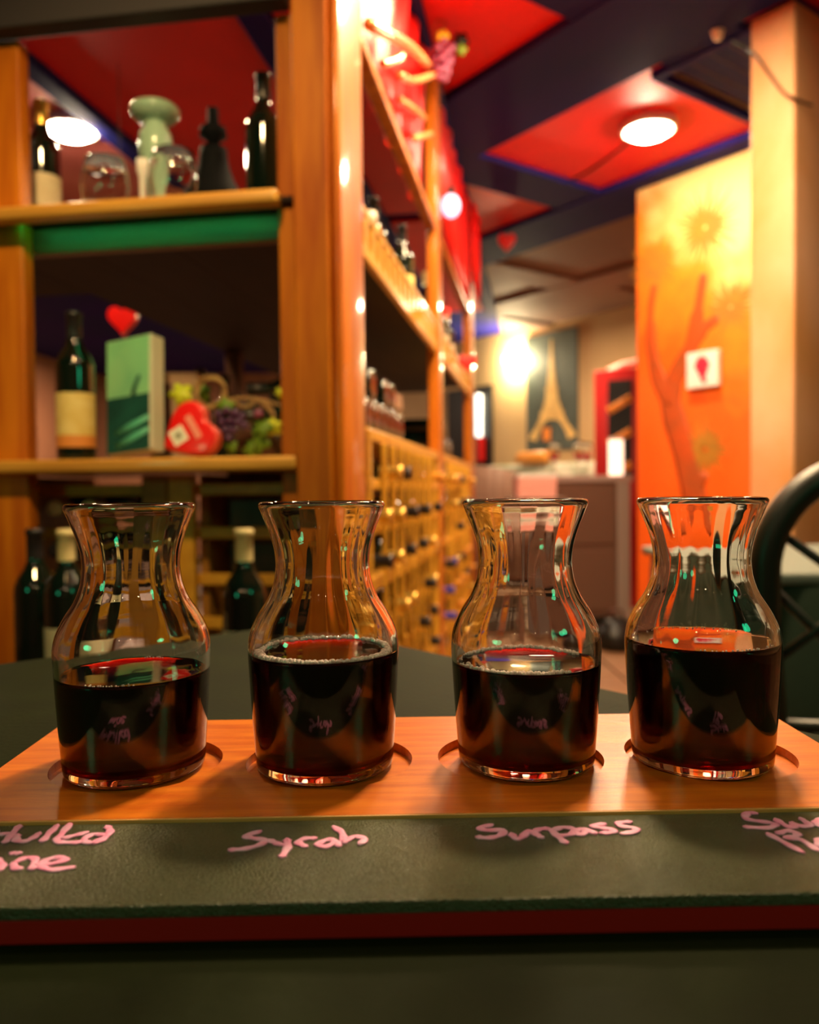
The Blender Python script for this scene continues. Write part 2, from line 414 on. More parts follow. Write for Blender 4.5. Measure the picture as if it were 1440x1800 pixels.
fb = thing('tasting_board', 'orange wooden flight board with dark writing strip holding four wine carafes', 'tasting board', (OB.x, OB.y, ZT), BR)
hz = ZB - ZT
HS = [-.1264 + .0851 * i for i in range(4)]; HT, HR, HD = .0655, .0368, .004
def round_plate(x0, x1, y0, y1, z0, z1, holes, seg=48):
    """plank with open round holes: built as columns of cells, one per hole"""
    m = MB(); xs = [x0] + [(holes[i][0] + holes[i + 1][0]) / 2 for i in range(len(holes) - 1)] + [x1]
    for (hx, hy, r), a, b in zip(holes, xs[:-1], xs[1:]):
        ring, outr = [], []
        for k in range(seg):
            t = 2 * math.pi * k / seg; dx, dy = math.cos(t), math.sin(t)
            ring.append((hx + r * dx, hy + r * dy))
            s = min(((b - hx) / dx if dx > 1e-9 else (a - hx) / dx if dx < -1e-9 else 9e9), ((y1 - hy) / dy if dy > 1e-9 else (y0 - hy) / dy if dy < -1e-9 else 9e9))
            outr.append((hx + s * dx, hy + s * dy))
        for X, Y in ((a, y0), (a, y1), (b, y0), (b, y1)):      # snap nearest sample to the cell corner
            k = min(range(seg), key=lambda q: (outr[q][0] - X) ** 2 + (outr[q][1] - Y) ** 2); outr[k] = (X, Y)
        vs = [(*p, z1) for p in ring] + [(*p, z1) for p in outr] + [(*p, z0) for p in ring] + [(*p, z0) for p in outr]
        fs = []
        for k in range(seg):
            j = (k + 1) % seg; s = seg
            fs += [(k, s + k, s + j, j), (2 * s + k, 2 * s + j, 3 * s + j, 3 * s + k), (k, j, 2 * s + j, 2 * s + k)]
            if (outr[k][1] == outr[j][1] and outr[k][1] in (y0, y1)) or (outr[k][0] == outr[j][0] and outr[k][0] in (x0, x1)):
                fs.append((s + k, 3 * s + k, 3 * s + j, s + j))
        m.add(vs, fs)
    return m
WT, FT = .1285, .190
round_plate(-.185, .185, -WT, 0, hz - HD, hz, [(s, -HT, HR) for s in HS], 64).build('wood_plank', 'board_wood', fb)
MB().box(-.185, .185, -WT, 0, .0005, hz - HD).build('plank_core', 'board_wood', fb)
MB().box(-.185, .185, -WT - .0012, -WT, hz - .003, hz).build('lit_edge', 'edge_highlight', fb, .0004)  # paler strip paints in the light caught by the plank's chamfer
MB().box(-.185, .185, -FT + .001, -WT - .0002, .0005, hz - .0052).build('front_ledge', 'board_red', fb, .0006)
MB().box(-.185, .185, -FT, -WT - .0012, hz - .0052, hz - .0012).build('writing_strip', 'chalk', fb, .0007, 3)

# handwriting in pink marker, each word a part of the board
def word(name, strokes, off, sc, wd=.00165):
    m = MB(); inv = Matrix.Rotation(-BR, 4, 'Z') @ Matrix.Translation((-OB.x, -OB.y, -ZT))
    for k, st in enumerate(strokes):
        pts = [inv @ PL(off[0] + x / sc, off[1] + y / sc, ZB - .0012) for x, y in st]
        pts = [Vector((p.x, p.y, hz - .0012 + .0001 + .00002 * k)) for p in pts]
        sp = spline(pts, 5); n = len(sp)
        a, b = sp[0] - (sp[1] - sp[0]).normalized() * wd * .8, sp[-1] + (sp[-1] - sp[-2]).normalized() * wd * .8
        rs = [wd * (.92 + .16 * math.sin(i * 1.1 + k)) for i in range(n)]
        m.tube([a] + sp + [b], [wd * .35] + rs + [wd * .35], 8, flat=(0, 0, 1))
    return m.build(name, 'marker', fb)
word('handwriting', [[(-330, 330), (-230, 140), (-170, 250), (-80, 140), (-60, 260)], [(-60, 260), (10, 245), (70, 235)], [(215, 155), (130, 250), (60, 330)], [(200, 260), (190, 315), (280, 325), (370, 290), (440, 240)], [(650, 150), (570, 230), (490, 320)],
    [(800, 130), (720, 230), (650, 320), (720, 340), (900, 340)], [(740, 290), (860, 260), (980, 230)], [(1180, 255), (1060, 250), (960, 315), (1050, 345), (1170, 300)], [(1235, 165), (1265, 215), (1190, 300), (1100, 345)]], (0, 1430), 6.545)
word('handwriting', [[(-330, 500), (-280, 640), (-200, 540), (-130, 640), (-40, 530)], [(-40, 530), (20, 590), (0, 650)], [(150, 462), (210, 462)], [(150, 590), (180, 640), (220, 640)], [(190, 560), (290, 520), (400, 530), (370, 640)], [(450, 600), (600, 585), (760, 535), (640, 515), (500, 560), (480, 620), (600, 655), (820, 630)]], (0, 1430), 6.545)
word('handwriting', [[(330, 168), (215, 205), (280, 225), (390, 245), (330, 290), (200, 322), (90, 330)], [(440, 250), (490, 270), (540, 285)], [(590, 245), (595, 310), (545, 390)], [(750, 300), (690, 265), (750, 232), (830, 228)],
    [(1030, 255), (960, 240), (870, 285), (940, 305), (1030, 265), (1055, 295)], [(1020, 130), (1085, 180), (1110, 265)], [(1110, 255), (1200, 215), (1290, 235), (1255, 278)]], (390, 1430), 5.143)
word('handwriting', [[(190, 140), (105, 160), (160, 180), (290, 178), (270, 218), (180, 240), (100, 235)], [(360, 215), (390, 245), (440, 235), (480, 190)], [(510, 190), (550, 212), (590, 235)], [(530, 205), (570, 175), (630, 168)],
    [(670, 180), (730, 235), (780, 278)], [(690, 180), (760, 160), (845, 172), (835, 212), (750, 225)], [(960, 180), (890, 175), (860, 200), (920, 215), (960, 180), (1010, 205)], [(1080, 135), (1000, 148), (1060, 165), (1160, 178), (1150, 200), (1080, 205)], [(1285, 118), (1210, 125), (1220, 150), (1320, 165), (1345, 190), (1240, 210)]], (820, 1420), 4.5)
word('handwriting', [[(350, 190), (240, 180), (195, 270), (330, 315), (600, 350), (700, 390), (560, 440), (220, 425)], [(730, 310), (900, 410), (1020, 430), (1000, 365)], [(1000, 370), (1150, 410), (1290, 400), (1150, 295)], [(1380, 370), (1500, 330), (1460, 300), (1390, 340), (1420, 400), (1540, 400)]], (1290, 1410), 9.6)
word('handwriting', [[(600, 550), (860, 690), (1140, 840)], [(760, 530), (900, 490), (1060, 525), (1050, 580), (880, 610), (1130, 640), (1400, 810)], [(1540, 640), (1440, 640), (1430, 720), (1540, 760), (1620, 700), (1560, 640)]], (1290, 1410), 9.6)

# ------------------------------------------------------------------ carafes
OUT = [(0, .0006), (24, .0002), (27.3, .3), (29.0, 1.6), (29.6, 4), (30.5, 16), (31.5, 30), (32.2, 43), (32.5, 50), (32.2, 54.5), (30.9, 59.5), (27.6, 66), (23.8, 71.8), (21.3, 78), (20.3, 84), (20.2, 88), (20.9, 93.5), (22.8, 100), (25.2, 106), (26.4, 109), (27.0, 110.4), (27.05, 111.6), (26.3, 112.5), (25.3, 112.5), (24.5, 111.4)]
INN = [(23.6, 108.5), (21.0, 101), (19.0, 93.5), (18.3, 87.5), (18.5, 83), (19.6, 77.5), (22.0, 71), (25.8, 64.8), (28.9, 58.7), (30.1, 54), (30.4, 49.8), (30.1, 43), (29.4, 30), (28.4, 16), (27.5, 8.0), (25.8, 4.9), (22, 3.8), (0, 3.3)]
def dense(pr, n=3): return [(max(0, p.x), p.y) for p in spline([(a, b, 0) for a, b in pr], n)]
def rin(z):
    q = sorted(INN, key=lambda t: t[1])
    for (r0, z0), (r1, z1) in zip(q, q[1:]):
        if z0 <= z <= z1: return r0 + (r1 - r0) * (z - z0) / (z1 - z0)
    return 20
NO = len(dense(OUT))
SM = Matrix.Diagonal((.001035, .001035, .001055, 1))
def carafe(label, px_off, py_off, i, level, foam):
    h = BL(HS[i], HT)
    rt = thing('carafe', label, 'carafe', (h.x + px_off, h.y + py_off, ZB - HD + .0002), rad(40 * i), 'wine flight carafes')
    ph = i * 1.7
    def wob(a, z, k):
        if k < NO - 3: return 0
        e = math.exp(-((z - 84) / 24) ** 2)
        return e * (.008 * math.sin(5 * a + ph + z * .02) + .005 * math.sin(11 * a + 2 * ph - z * .03) + .003 * math.sin(19 * a + z * .05)) + .0015 * math.sin(3 * a + ph)
    MB().lathe(dense(OUT) + dense(INN)[0:], 112, SM, wob=wob).build('glass_body', 'glass', rt)
    pr = [(0, 3.1)] + [(r + .45, z - .2) for r, z in INN[::-1][1:] if z < level - 2] + [(rin(level - 1) + .45, level - 1), (rin(level) + .5, level + .5), (rin(level) - .9, level + .15), (rin(level) - 2.2, level), (0, level)]
    wi = MB().lathe(pr, 96, SM).build('wine', 'wine', rt)
    fm = MB(); R = rin(level) - 1.0
    for a0, a1, n, rmax in foam:
        for k in range(n):
            a = rad(a0 + (a1 - a0) * (k + random.uniform(-.4, .4)) / n) - rt.rotation_euler.z
            r = random.uniform(.5, 1) * rmax; q = R - abs(random.gauss(0, 1.1)) + .7 - r
            fm.ball((q * math.cos(a), q * math.sin(a), level + r * .55), r, 8, 6, M=SM)
    tag(fm.build('foam', 'foam', wi), kind='stuff')
    return rt
carafe('glass carafe of dark wine above the mulled wine writing, lowest fill', -.0024, .004, 0, 41.5, [(250, 290, 18, .6), (80, 100, 12, .5)])
carafe('glass carafe of red wine ringed with foam above the Syrah writing', -.0024, .004, 1, 49.3, [(0, 360, 170, 1.3), (195, 345, 120, 1.2), (0, 360, 140, .75)])
carafe('glass carafe of red wine with bubbles behind, above the Surpass writing', .0035, .005, 2, 43.5, [(25, 155, 120, 1.15), (200, 300, 70, 1.15), (60, 130, 60, .8), (150, 205, 14, .6)])
carafe('fullest glass carafe of dark wine, beside the hoop-backed chair', -.0022, .003, 3, 52.0, [(250, 330, 20, .55), (40, 140, 20, .5)])

# ------------------------------------------------------------------ bottles
BP = [(0, .006), (.024, .002), (.034, 0), (.0372, .004), (.0375, .012), (.0375, .185), (.0365, .198), (.030, .214), (.020, .229), (.0152, .242), (.0140, .255), (.0138, .290), (.0155, .291), (.0155, .299), (.012, .300), (0, .300)]
proto = {}
def bottle(kind, foil, lab=None, lab2=None, shown=True):
    """first of a kind is built, later ones are copies sharing its meshes"""
    key = (foil, lab, lab2)
    if key not in proto:
        r = bpy.data.objects.new('wine_bottle', None); r.empty_display_size = .03
        ds = []
        ds.append(MB().lathe(BP, 28).build('bottle_body', 'bottle_glass', r))
        ds.append(MB().lathe([(.0146, .236), (.0148, .256), (.0146, .2895), (.0162, .2905), (.0162, .2995), (.013, .3012), (0, .3014)], 24).build('foil_cap', foil, r))
        if lab:
            l = MB().lathe([(.0378, .05), (.0379, .052), (.0379, .133), (.0378, .135)], 26, a0=rad(-200), a1=rad(20)).build('label', lab, r); ds.append(l)
        if lab2:
            ds.append(MB().lathe([(.0379, .026), (.0380, .028), (.0380, .048), (.0379, .05)], 26, a0=rad(-200), a1=rad(20)).build('lower_label', lab2, r))
        proto[key] = r; C.objects.link(r); return r
    return copy_tree(proto[key])
def put_bottle(label, loc, foil='dark_foil', lab=None, lab2=None, rot=(0, 0, 0), group=None, scale=1):
    r = bottle('b', foil, lab, lab2); r.location = loc; r.rotation_euler = rot; r.scale = (scale,) * 3
    r.name = 'wine_bottle'
    for k in ('group',):
        if k in r: del r[k]
    return tag(r, label, 'bottle', group)

# ------------------------------------------------------------------ big shelving unit
RO = U(-.8, 1.45)
def RM(m): m.v = [(x + .8, y - 1.45, z) for x, y, z in m.v]; return m      # unit coordinates -> child coordinates
su = thing('shelving_unit', 'tall open shelving unit of orange stained posts and deep wooden shelves', 'shelving', RO, -TH)
def sp(name, mt, *b, bevel=.004, seg=2, parent=su): return RM(MB().box(*b)).build(name, mt, parent, bevel, seg)
ZU0, ZU1 = 1.402, 1.429        # upper shelf
ZL0, ZL1 = .918, .944          # lower shelf
sp('corner_post', 'post_wood', -.438, -.372, 1.45, 1.64, 0, 2.39, bevel=.004, seg=2)
sp('corner_plank', 'post_gloss', -.371, -.352, 1.462, 1.66, 0, 2.36, bevel=.008, seg=4)
sp('inner_post', 'post_wood', -.480, -.439, 1.492, 1.56, .03, ZL0, bevel=.004)
sp('inner_post', 'post_wood', -.480, -.439, 1.492, 1.56, ZL1, ZU0 + .011)
sp('inner_post', 'post_wood', -.484, -.439, 1.502, 1.56, ZU1, 1.77)
sp('middle_post', 'post_gloss', -.392, -.352, 2.92, 3.05, 0, 2.39, bevel=.009, seg=4)
sp('far_post', 'post_gloss', -.392, -.352, 4.32, 4.58, 0, 2.36, bevel=.008, seg=4)
sp('left_post', 'post_wood', -1.16, -1.005, 1.494, 1.53, 0, 1.77, bevel=.005, seg=3)
sp('left_inner_post', 'dark_wood', -1.16, -1.050, 1.535, 1.572, 0, 1.77)
sp('back_post', 'dark_wood', -1.185, -1.13, 3.0, 3.06, 0, ZU0 + .011)
sp('back_post', 'dark_wood', -1.185, -1.13, 4.43, 4.5, 0, ZU0 + .011)
sp('top_rail', 'shaded_rail', -1.95, -.453, 1.455, 1.50, 1.772, 1.89)
sp('side_rail', 'post_wood', -.392, -.356, 1.662, 2.918, 1.800, 1.826, bevel=.006, seg=3)
sp('side_rail', 'post_wood', -.392, -.356, 3.052, 4.318, 1.800, 1.826, bevel=.006, seg=3)
sp('upper_shelf_edge', 'shelf_wood', -1.95, -.466, 1.440, 1.478, ZU0, ZU1, bevel=.008, seg=3)
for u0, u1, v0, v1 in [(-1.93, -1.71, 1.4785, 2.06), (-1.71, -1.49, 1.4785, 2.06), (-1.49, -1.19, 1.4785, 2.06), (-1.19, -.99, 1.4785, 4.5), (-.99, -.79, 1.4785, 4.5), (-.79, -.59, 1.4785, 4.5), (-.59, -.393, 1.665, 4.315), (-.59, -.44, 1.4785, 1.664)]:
    sp('shelf_board', 'shelf_shade', u0, u1 - .0004, v0, v1, ZU0 + .012, ZU1 - .003, bevel=.002)
sp('under_rail', 'rail_wood', -1.95, -.4805, 1.535, 1.560, 1.362, ZU0 + .0115)
sp('lower_shelf', 'shelf_wood', -1.95, -.440, 1.447, 1.490, ZL0, ZL1, bevel=.006, seg=3)
sp('lower_shelf', 'shelf_wood', -1.95, -.481, 1.4905, 1.690, ZL0, ZL1, bevel=.004)
sp('lower_shelf', 'shelf_wood', -1.95, -.672, 1.691, 2.06, ZL0, ZL1, bevel=.004)
sp('light_strip', 'led_green', -1.0, -.505, 1.4795, 1.4845, ZU0 + .0070, ZU0 + .0115, bevel=0)
sp('gallery_rail', 'pine', -.372, -.356, 1.664, 2.918, 1.456, 1.472, bevel=.003)
sp('gallery_rail', 'pine', -.372, -.356, 3.052, 4.318, 1.456, 1.472, bevel=.003)
sp('gallery_rail', 'pine', -.372, -.356, 1.664, 2.918, 1.366, 1.394, bevel=.003)
sp('gallery_rail', 'pine', -.372, -.356, 3.052, 4.318, 1.366, 1.394, bevel=.003)
sl0 = None
for k in range(34):
    v = 1.70 + k * .078
    if 2.88 < v < 3.07: continue
    if sl0 is None: s = sl0 = sp('slat', 'pine', -.371, -.357, 1.70, 1.736, 1.394, 1.456, bevel=.002)
    else:
        s = sl0.copy(); C.objects.link(s); s.location.y = v - 1.70

# side wine rack of pine along the unit
ROWS = [.92, .82, .72, .59, .49, .39, .27, .17]
COLS = [1.79 + .118 * k for k in range(9)] + [3.13 + .118 * k for k in range(10)]
def side_rack(v0, v1, cols, label):
    wr = thing('wine_rack', label, 'wine rack', U(-.5, v0), -TH)
    def wp(name, mt, *b, bevel=.003, seg=2):
        m = MB().box(*b); m.v = [(x + .5, y - v0, z) for x, y, z in m.v]; return m.build(name, mt, wr, bevel, seg)
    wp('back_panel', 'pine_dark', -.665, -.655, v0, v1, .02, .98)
    wp('top_board', 'pine', -.665, -.354, v0, v1, .985, 1.012, bevel=.004)
    for zz in (.68, .345): wp('wide_rail', 'pine', -.384, -.350, v0, v1, zz - .022, zz + .012, bevel=.004)
    wp('plinth', 'pine', -.65, -.36, v0, v1, .0, .04)
    wp('end_panel', 'dark_wood', -.665, -.385, v0 - .008, v0 - .0005, .02, 1.012)
    for z in ROWS:
        if z not in (.72, .39): wp('front_rail', 'pine', -.372, -.357, v0, v1, z - .040, z - .0170)
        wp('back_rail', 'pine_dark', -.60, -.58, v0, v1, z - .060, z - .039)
    for v in (v0 + .002, v1 - .03): wp('frame_post', 'pine', -.380, -.354, v, v + .028, .03, .99)
    up0 = None
    for v in cols[:-1]:
        if up0 is None: up0 = wp('upright', 'pine', -.3565, -.344, v + .050, v + .066, .04, .985)
        else:
            s = up0.copy(); C.objects.link(s); s.location.y = v - cols[0]
side_rack(1.70, 2.912, COLS[:9], 'yellow pine wine rack of cubbies between the corner post and middle post')
side_rack(3.058, 4.312, COLS[9:], 'yellow pine wine rack of cubbies beyond the middle post')
ordn = 'first second third fourth fifth sixth seventh eighth ninth tenth eleventh twelfth'.split()
RN = ['top', 'second', 'third', 'fourth', 'fifth', 'sixth', 'seventh', 'lowest']
CN = {'gold': 'gold', 'dark_foil': 'black', 'blue_foil': 'blue', 'cream_foil': 'cream', 'orange_foil': 'orange'}
fixed = {(0, 1): 'gold', (0, 2): 'dark_foil', (1, 1): 'gold', (1, 0): 'gold', (1, 3): 'dark_foil', (1, 5): 'dark_foil', (2, 0): 'dark_foil', (2, 1): 'gold', (2, 3): 'dark_foil', (2, 5): 'dark_foil', (3, 2): 'gold', (3, 3): 'gold', (3, 0): None, (3, 1): None, (0, 0): None, (0, 3): None, (1, 2): None, (2, 2): None,
         (3, 10): 'blue_foil', (4, 9): 'blue_foil', (5, 9): 'blue_foil', (3, 9): 'dark_foil', (4, 7): 'dark_foil', (5, 7): 'dark_foil', (5, 4): 'gold', (0, 11): 'gold', (1, 10): 'gold', (1, 8): 'dark_foil', (2, 12): 'dark_foil'}
rr = random.Random(5)
for ri, z in enumerate(ROWS):
    for ci, v in enumerate(COLS):
        f = fixed.get((ri, ci), 'x')
        if f == 'x': f = rr.choice(['gold', 'dark_foil', 'dark_foil', 'orange_foil']) if rr.random() < (.28 if ci < 9 else .34) else None
        if not f: continue
        sec, n = ('near', ci) if ci < 9 else ('far', ci - 9)
        put_bottle(f'{CN[f]}-capped bottle in {RN[ri]} row of the {sec} side rack, {ordn[n]} column along', U(-.620 + rr.uniform(-.006, .006), v, z), f, rot=(0, math.pi / 2, -TH), group='bottles lying in the side wine rack')
# bottles lying on top of the rack
n = 0
for k, (v, l2) in enumerate([(1.80, 0), (1.885, 0), (1.97, 0), (2.055, 0), (2.14, 0), (2.225, 0), (1.8425, 1), (2.0125, 1), (2.0975, 1), (3.14, 0), (3.22, 0), (3.30, 0), (3.40, 0), (3.50, 0), (3.18, 1), (3.26, 1)]):
    put_bottle(f'dark bottle on {"near" if v < 2.9 else "far"} rack top, base outward, {"upper" if l2 else "lower"} layer, {ordn[[0,1,2,3,4,5,0,1,2,0,1,2,3,4,0,1][k]]} along', U(-.372, v, 1.0515 + l2 * .0665), 'dark_foil', rot=(0, -math.pi / 2, -TH), group='bottles lying on the rack top')
b = thing('wooden_crate', 'small tan crate standing on the rack top behind lying bottles', 'crate', U(-.55, 2.62, 1.013), -TH)
MB().box(-.09, .09, -.14, .14, .003, .012).build('bottom', 'tan_box', b)
for z in (.015, .075, .135):
    MB().box(-.09, .09, -.152, -.14, z, z + .05).build('slat', 'tan_box', b, .002); MB().box(-.09, .09, .14, .152, z, z + .05).build('slat', 'tan_box', b, .002)
    MB().box(.08, .09, -.139, .139, z, z + .05).build('slat', 'tan_box', b, .002); MB().box(-.09, -.08, -.139, .139, z, z + .05).build('slat', 'tan_box', b, .002)
for x in (-.079, .067):
    for y in (-.139, .127): MB().box(x, x + .012, y, y + .012, .0, .185).build('corner_batten', 'tan_box', b)

# rack under the lower shelf, facing the tables
fr = thing('wine_rack', 'low pine wine rack under the lower shelf facing the bistro table', 'wine rack', U(-1.15, 1.60), -TH)
def fp(name, mt, *b, bevel=.003): 
    m = MB().box(*b); m.v = [(x + 1.15, y - 1.60, z) for x, y, z in m.v]; return m.build(name, mt, fr, bevel)
for z in (.872, .782, .686, .596, .496, .396): fp('front_rail', 'pine', -1.92, -.482, 1.600, 1.618, z, z + .024)
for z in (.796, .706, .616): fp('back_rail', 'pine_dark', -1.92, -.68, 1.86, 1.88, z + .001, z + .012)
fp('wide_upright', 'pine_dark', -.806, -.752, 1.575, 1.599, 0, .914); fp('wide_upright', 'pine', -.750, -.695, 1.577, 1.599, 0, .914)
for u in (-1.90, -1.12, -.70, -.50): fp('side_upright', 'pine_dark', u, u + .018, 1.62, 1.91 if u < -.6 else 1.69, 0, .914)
for k, u in enumerate([-1.008, -.928, -.850]):
    for ri, z in enumerate((.848, .758, .668)):
        if (k + ri * 2) % 5 == 4 : continue
        f = ['cream_foil', 'cream_foil', 'dark_foil', 'cream_foil', 'dark_foil', 'gold'][(k + ri) % 6] if ri == 0 else 'dark_foil'
        put_bottle(f'{CN[f]}-capped bottle lying in the low rack, {ordn[ri]} row down, {ordn[k]} place', U(u, 1.882, z - .0), f, rot=(math.pi / 2, 0, -TH), group='bottles lying in the low rack')
# ledge with standing bottles in front of the low rack
ld = thing('wooden_bench', 'low dark bench before the rack carrying standing wine bottles', 'bench', U(-.95, 1.30), -TH)
MB().box(-.55, .40, -.11, .11, .49, .515).build('seat', 'dark_wood', ld, .003)
for x in (-.53, .36):
    for y in (-.10, .07): MB().box(x, x + .03, y, y + .03, 0, .489).build('leg', 'dark_wood', ld)
def UV(px, v):
    a = math.atan((px - 720) / 1440) - TH; return math.tan(a) * v
put_bottle('gold-topped dark bottle standing on the bench beside the first carafe neck', U(UV(115, 1.30), 1.30, .516), 'cream_foil', 'paper_cream', rot=(0, 0, 0))
put_bottle('cream-topped dark bottle standing on the bench between the first two carafes', U(UV(428, 1.30), 1.30, .516), 'cream_foil', 'paper_cream', rot=(0, 0, .3))
put_bottle('black-topped dark bottle standing on the bench at the left post', U(UV(60, 1.34), 1.34, .516), 'dark_foil')

# ------------------------------------------------------------------ things on the upper shelf
zu = ZU1
put_bottle('bottle with cream label and gold cap standing by the left post, upper shelf', U(UV(88, 1.65), 1.65, zu - .0022), 'gold', 'paper_cream', 'paper_gold', rot=(0, 0, .3))
def lathe_thing(name, label, cat, loc, parts, group=None, seg=32):
    r = thing(name, label, cat, loc, 0, group)
    for nm, mt, prof in parts: MB().lathe(prof, seg).build(nm, mt, r)
    return r
def tumbler(label, loc):
    return lathe_thing('stemless_glass', label, 'glass', loc, [('bowl', 'thin_glass', [(0, 0), (.024, 0), (.030, .004), (.043, .03), (.047, .055), (.044, .085), (.038, .112), (.0372, .1125), (.0365, .112), (.0425, .085), (.0455, .055), (.0415, .031), (.029, .007), (0, .006)])], 'stemless glasses on the upper shelf')
def up(px, v): p = U(UV(px, v), v); return (p.x, p.y, zu - .0022)
tumbler('stemless glass on the upper shelf between the bottle and green vase', up(197, 1.53))
tumbler('stemless glass on the upper shelf before the green vase', up(316, 1.52))
lathe_thing('pedestal_vase', 'pale mint green vase with wide flat rim on the upper shelf', 'vase', up(286, 1.66), [
    ('body', 'mint', [(0, 0), (.04, 0), (.042, .004), (.026, .016), (.018, .04), (.017, .09), (.024, .13), (.034, .165), (.036, .19), (.033, .212), (.024, .226), (.0235, .236)]),
    ('rim', 'mint', [(.0235, .236), (.04, .243), (.0505, .254), (.052, .264), (.048, .270), (.03, .2715), (0, .2705)])])
lathe_thing('glass_stem_glint', 'white stem painted as a highlight in clear glass beside the green vase', 'glass stem', up(262, 1.56), [
    ('stem', 'white', [(0, 0), (.022, 0), (.022, .004), (.007, .010), (.006, .05), (.007, .085), (.011, .095), (.011, .12), (0, .12)])])  # white colour stands in for the bright reflection in a glass stem
lathe_thing('ship_decanter', 'broad black decanter silhouetted on the upper shelf near the post', 'decanter', up(386, 1.66), [
    ('body', 'ink', [(0, 0), (.066, 0), (.072, .008), (.070, .03), (.055, .065), (.038, .10), (.030, .125), (.026, .15), (.025, .165), (.0, .165)]),
    ('stopper', 'ink', [(0, .166), (.012, .166), (.012, .18), (.026, .19), (.024, .205), (.011, .215), (.010, .245), (0, .246)])])
bpy.data.objects['ship_decanter'].scale = (1.12, 1.12, 1.05)
put_bottle('all black bottle silhouetted against red ceiling beside the corner post', up(474, 1.625), 'dark_foil', rot=(0, 0, 1))
# along the aisle side of the upper shelf
def side(px, v, u=-.43): return U(u, v, zu - .0022)
put_bottle('gold-capped bottle on the upper shelf just past the corner post', side(0, 1.76), 'gold', 'paper_gold', rot=(0, 0, .6), scale=.72)
lathe_thing('amber_decanter', 'small amber glass decanter on the aisle side of upper shelf', 'decanter', side(0, 2.10), [
    ('body', 'orange_foil', [(0, 0), (.05, 0), (.055, .01), (.048, .05), (.032, .10), (.028, .13), (0, .131)]), ('stopper', 'lamp_trim', [(0, .132), (.012, .132), (.02, .15), (.018, .17), (0, .175)])])
put_bottle('dark bottle with yellow label on the upper shelf before the middle post', side(0, 2.62), 'dark_foil', 'paper_yellow', 'paper_orange', rot=(0, 0, .9))
put_bottle('dark unlabelled bottle on the upper shelf behind the amber decanter', side(0, 2.36, -.47), 'dark_foil', rot=(0, 0, 0))
for k, v in enumerate((3.2, 3.42, 3.66, 3.9)):
    put_bottle(f'{["cream","gold","black","orange"][k]}-capped bottle on the upper shelf beyond the middle post', side(0, v), ['cream_foil', 'gold', 'dark_foil', 'orange_foil'][k], 'paper_cream', rot=(0, 0, .8))

# ------------------------------------------------------------------ things on the lower shelf
zl = ZL1
def lo(px, v, dz=0): p = U(UV(px, v), v); return Vector((p.x, p.y, zl + dz))
put_bottle('dark wine bottle with yellow and orange label on the lower shelf', lo(137, 1.53, .0005), 'dark_foil', 'paper_yellow', 'paper_orange', rot=(0, 0, .25), scale=.99)
gb = thing('picture_box', 'leaning gift box with dark teal picture under pale paper painted green-lit', 'box', lo(240, 1.66, .0125), -TH - .25)
GM = Matrix.Rotation(rad(-7), 4, 'X') @ Matrix.Rotation(rad(-5), 4, 'Y')
MB().box(-.062, .062, -.02, .02, .006, .26, M=GM).build('carton', 'box_side', gb, .002)
MB().box(-.060, .056, -.0212, -.0201, .13, .258, M=GM).build('pale_picture', mat('pic_green_lit', (.34, .72, .36), .5, var=(.22, .60, .32), scale=9), gb)  # green of the light strip is painted into this pale paper
MB().box(-.060, .056, -.0212, -.0201, .008, .13, M=GM).build('dark_picture', mat('pic_teal', (.008, .06, .055), .5, var=(.012, .10, .085), scale=14), gb)
MB().tube([GM @ Vector(p) for p in ((.012, -.0212, .13), (.018, -.0212, .15), (.03, -.0212, .172))], [.006, .006, .005], 6, flat=tuple(GM.to_3x3() @ Vector((0, -1, 0)))).build('printed_stroke', M_['pic_teal'], gb)
for z0, dz in ((.022, .03), (.05, .028)):
    MB().tube([GM @ Vector(p) for p in ((-.035, -.0212, z0), (.01, -.0212, z0 + dz * .5), (.055, -.0212, z0 + dz))], [.006, .009, .006], 6, flat=tuple(GM.to_3x3() @ Vector((0, -1, 0)))).build('printed_stroke', mat('pic_stripe', (.10, .50, .34), .5) if 'pic_stripe' not in M_ else 'pic_stripe', gb)
tb_ = thing('gift_box', 'tan window box standing behind the heart-shaped box', 'box', lo(315, 1.82, .001), -TH + .15)
MB().box(-.055, .055, -.03, .03, 0, .21).build('carton', 'tan_box', tb_, .002)
MB().box(-.050, -.005, -.0308, -.0301, .02, .185).build('dark_window', 'plum', tb_)
MB().ball((-.028, -.031, .125), .008, 8, 6, (1, .15, 1)).build('printed_dot', 'grape_red', tb_)
# heart box
def heart_outline(n=48, full=0):
    out = []
    for k in range(n):
        t = 2 * math.pi * k / n
        hx, hy = 16 * math.sin(t) ** 3 / 17, (13 * math.cos(t) - 5 * math.cos(2 * t) - 2 * math.cos(3 * t) - math.cos(4 * t) + 2.5) / 15.2
        out.append((hx * (1 - full) + full * math.sin(t), hy * (1 - full) + full * math.cos(t) * .98))
    return out
hb = thing('heart_box', 'red heart-shaped chocolate box with a white sticker on the lower shelf', 'box', lo(338, 1.49), -TH)
HM = Matrix.Translation((0, 0, .0515)) @ Matrix.Rotation(rad(-8), 4, 'X') @ Matrix.Rotation(rad(58), 4, 'Y') @ Matrix.Rotation(rad(90), 4, 'X')
ho = heart_outline(); hf = heart_outline(48, .38)
HM = Matrix.Translation((0, 0, .0005 - min((HM @ Vector((x * .059, y * .059, q))).z - .0515 for x, y in hf for q in (-.016, .0165)))) @ Matrix.Translation((0, 0, -.0515)) @ HM
MB().prism([(x * .058, y * .058) for x, y in hf], -.016, .012, HM).build('tray', 'heart_rim', hb, .003, 3)
MB().prism([(x * .054, y * .054) for x, y in hf], .0115, .0165, HM).build('lid', 'heart', hb, .003, 3)
MB().box(-.018, .014, -.034, -.004, .0166, .0172, M=HM).build('sticker', 'sticker', hb)
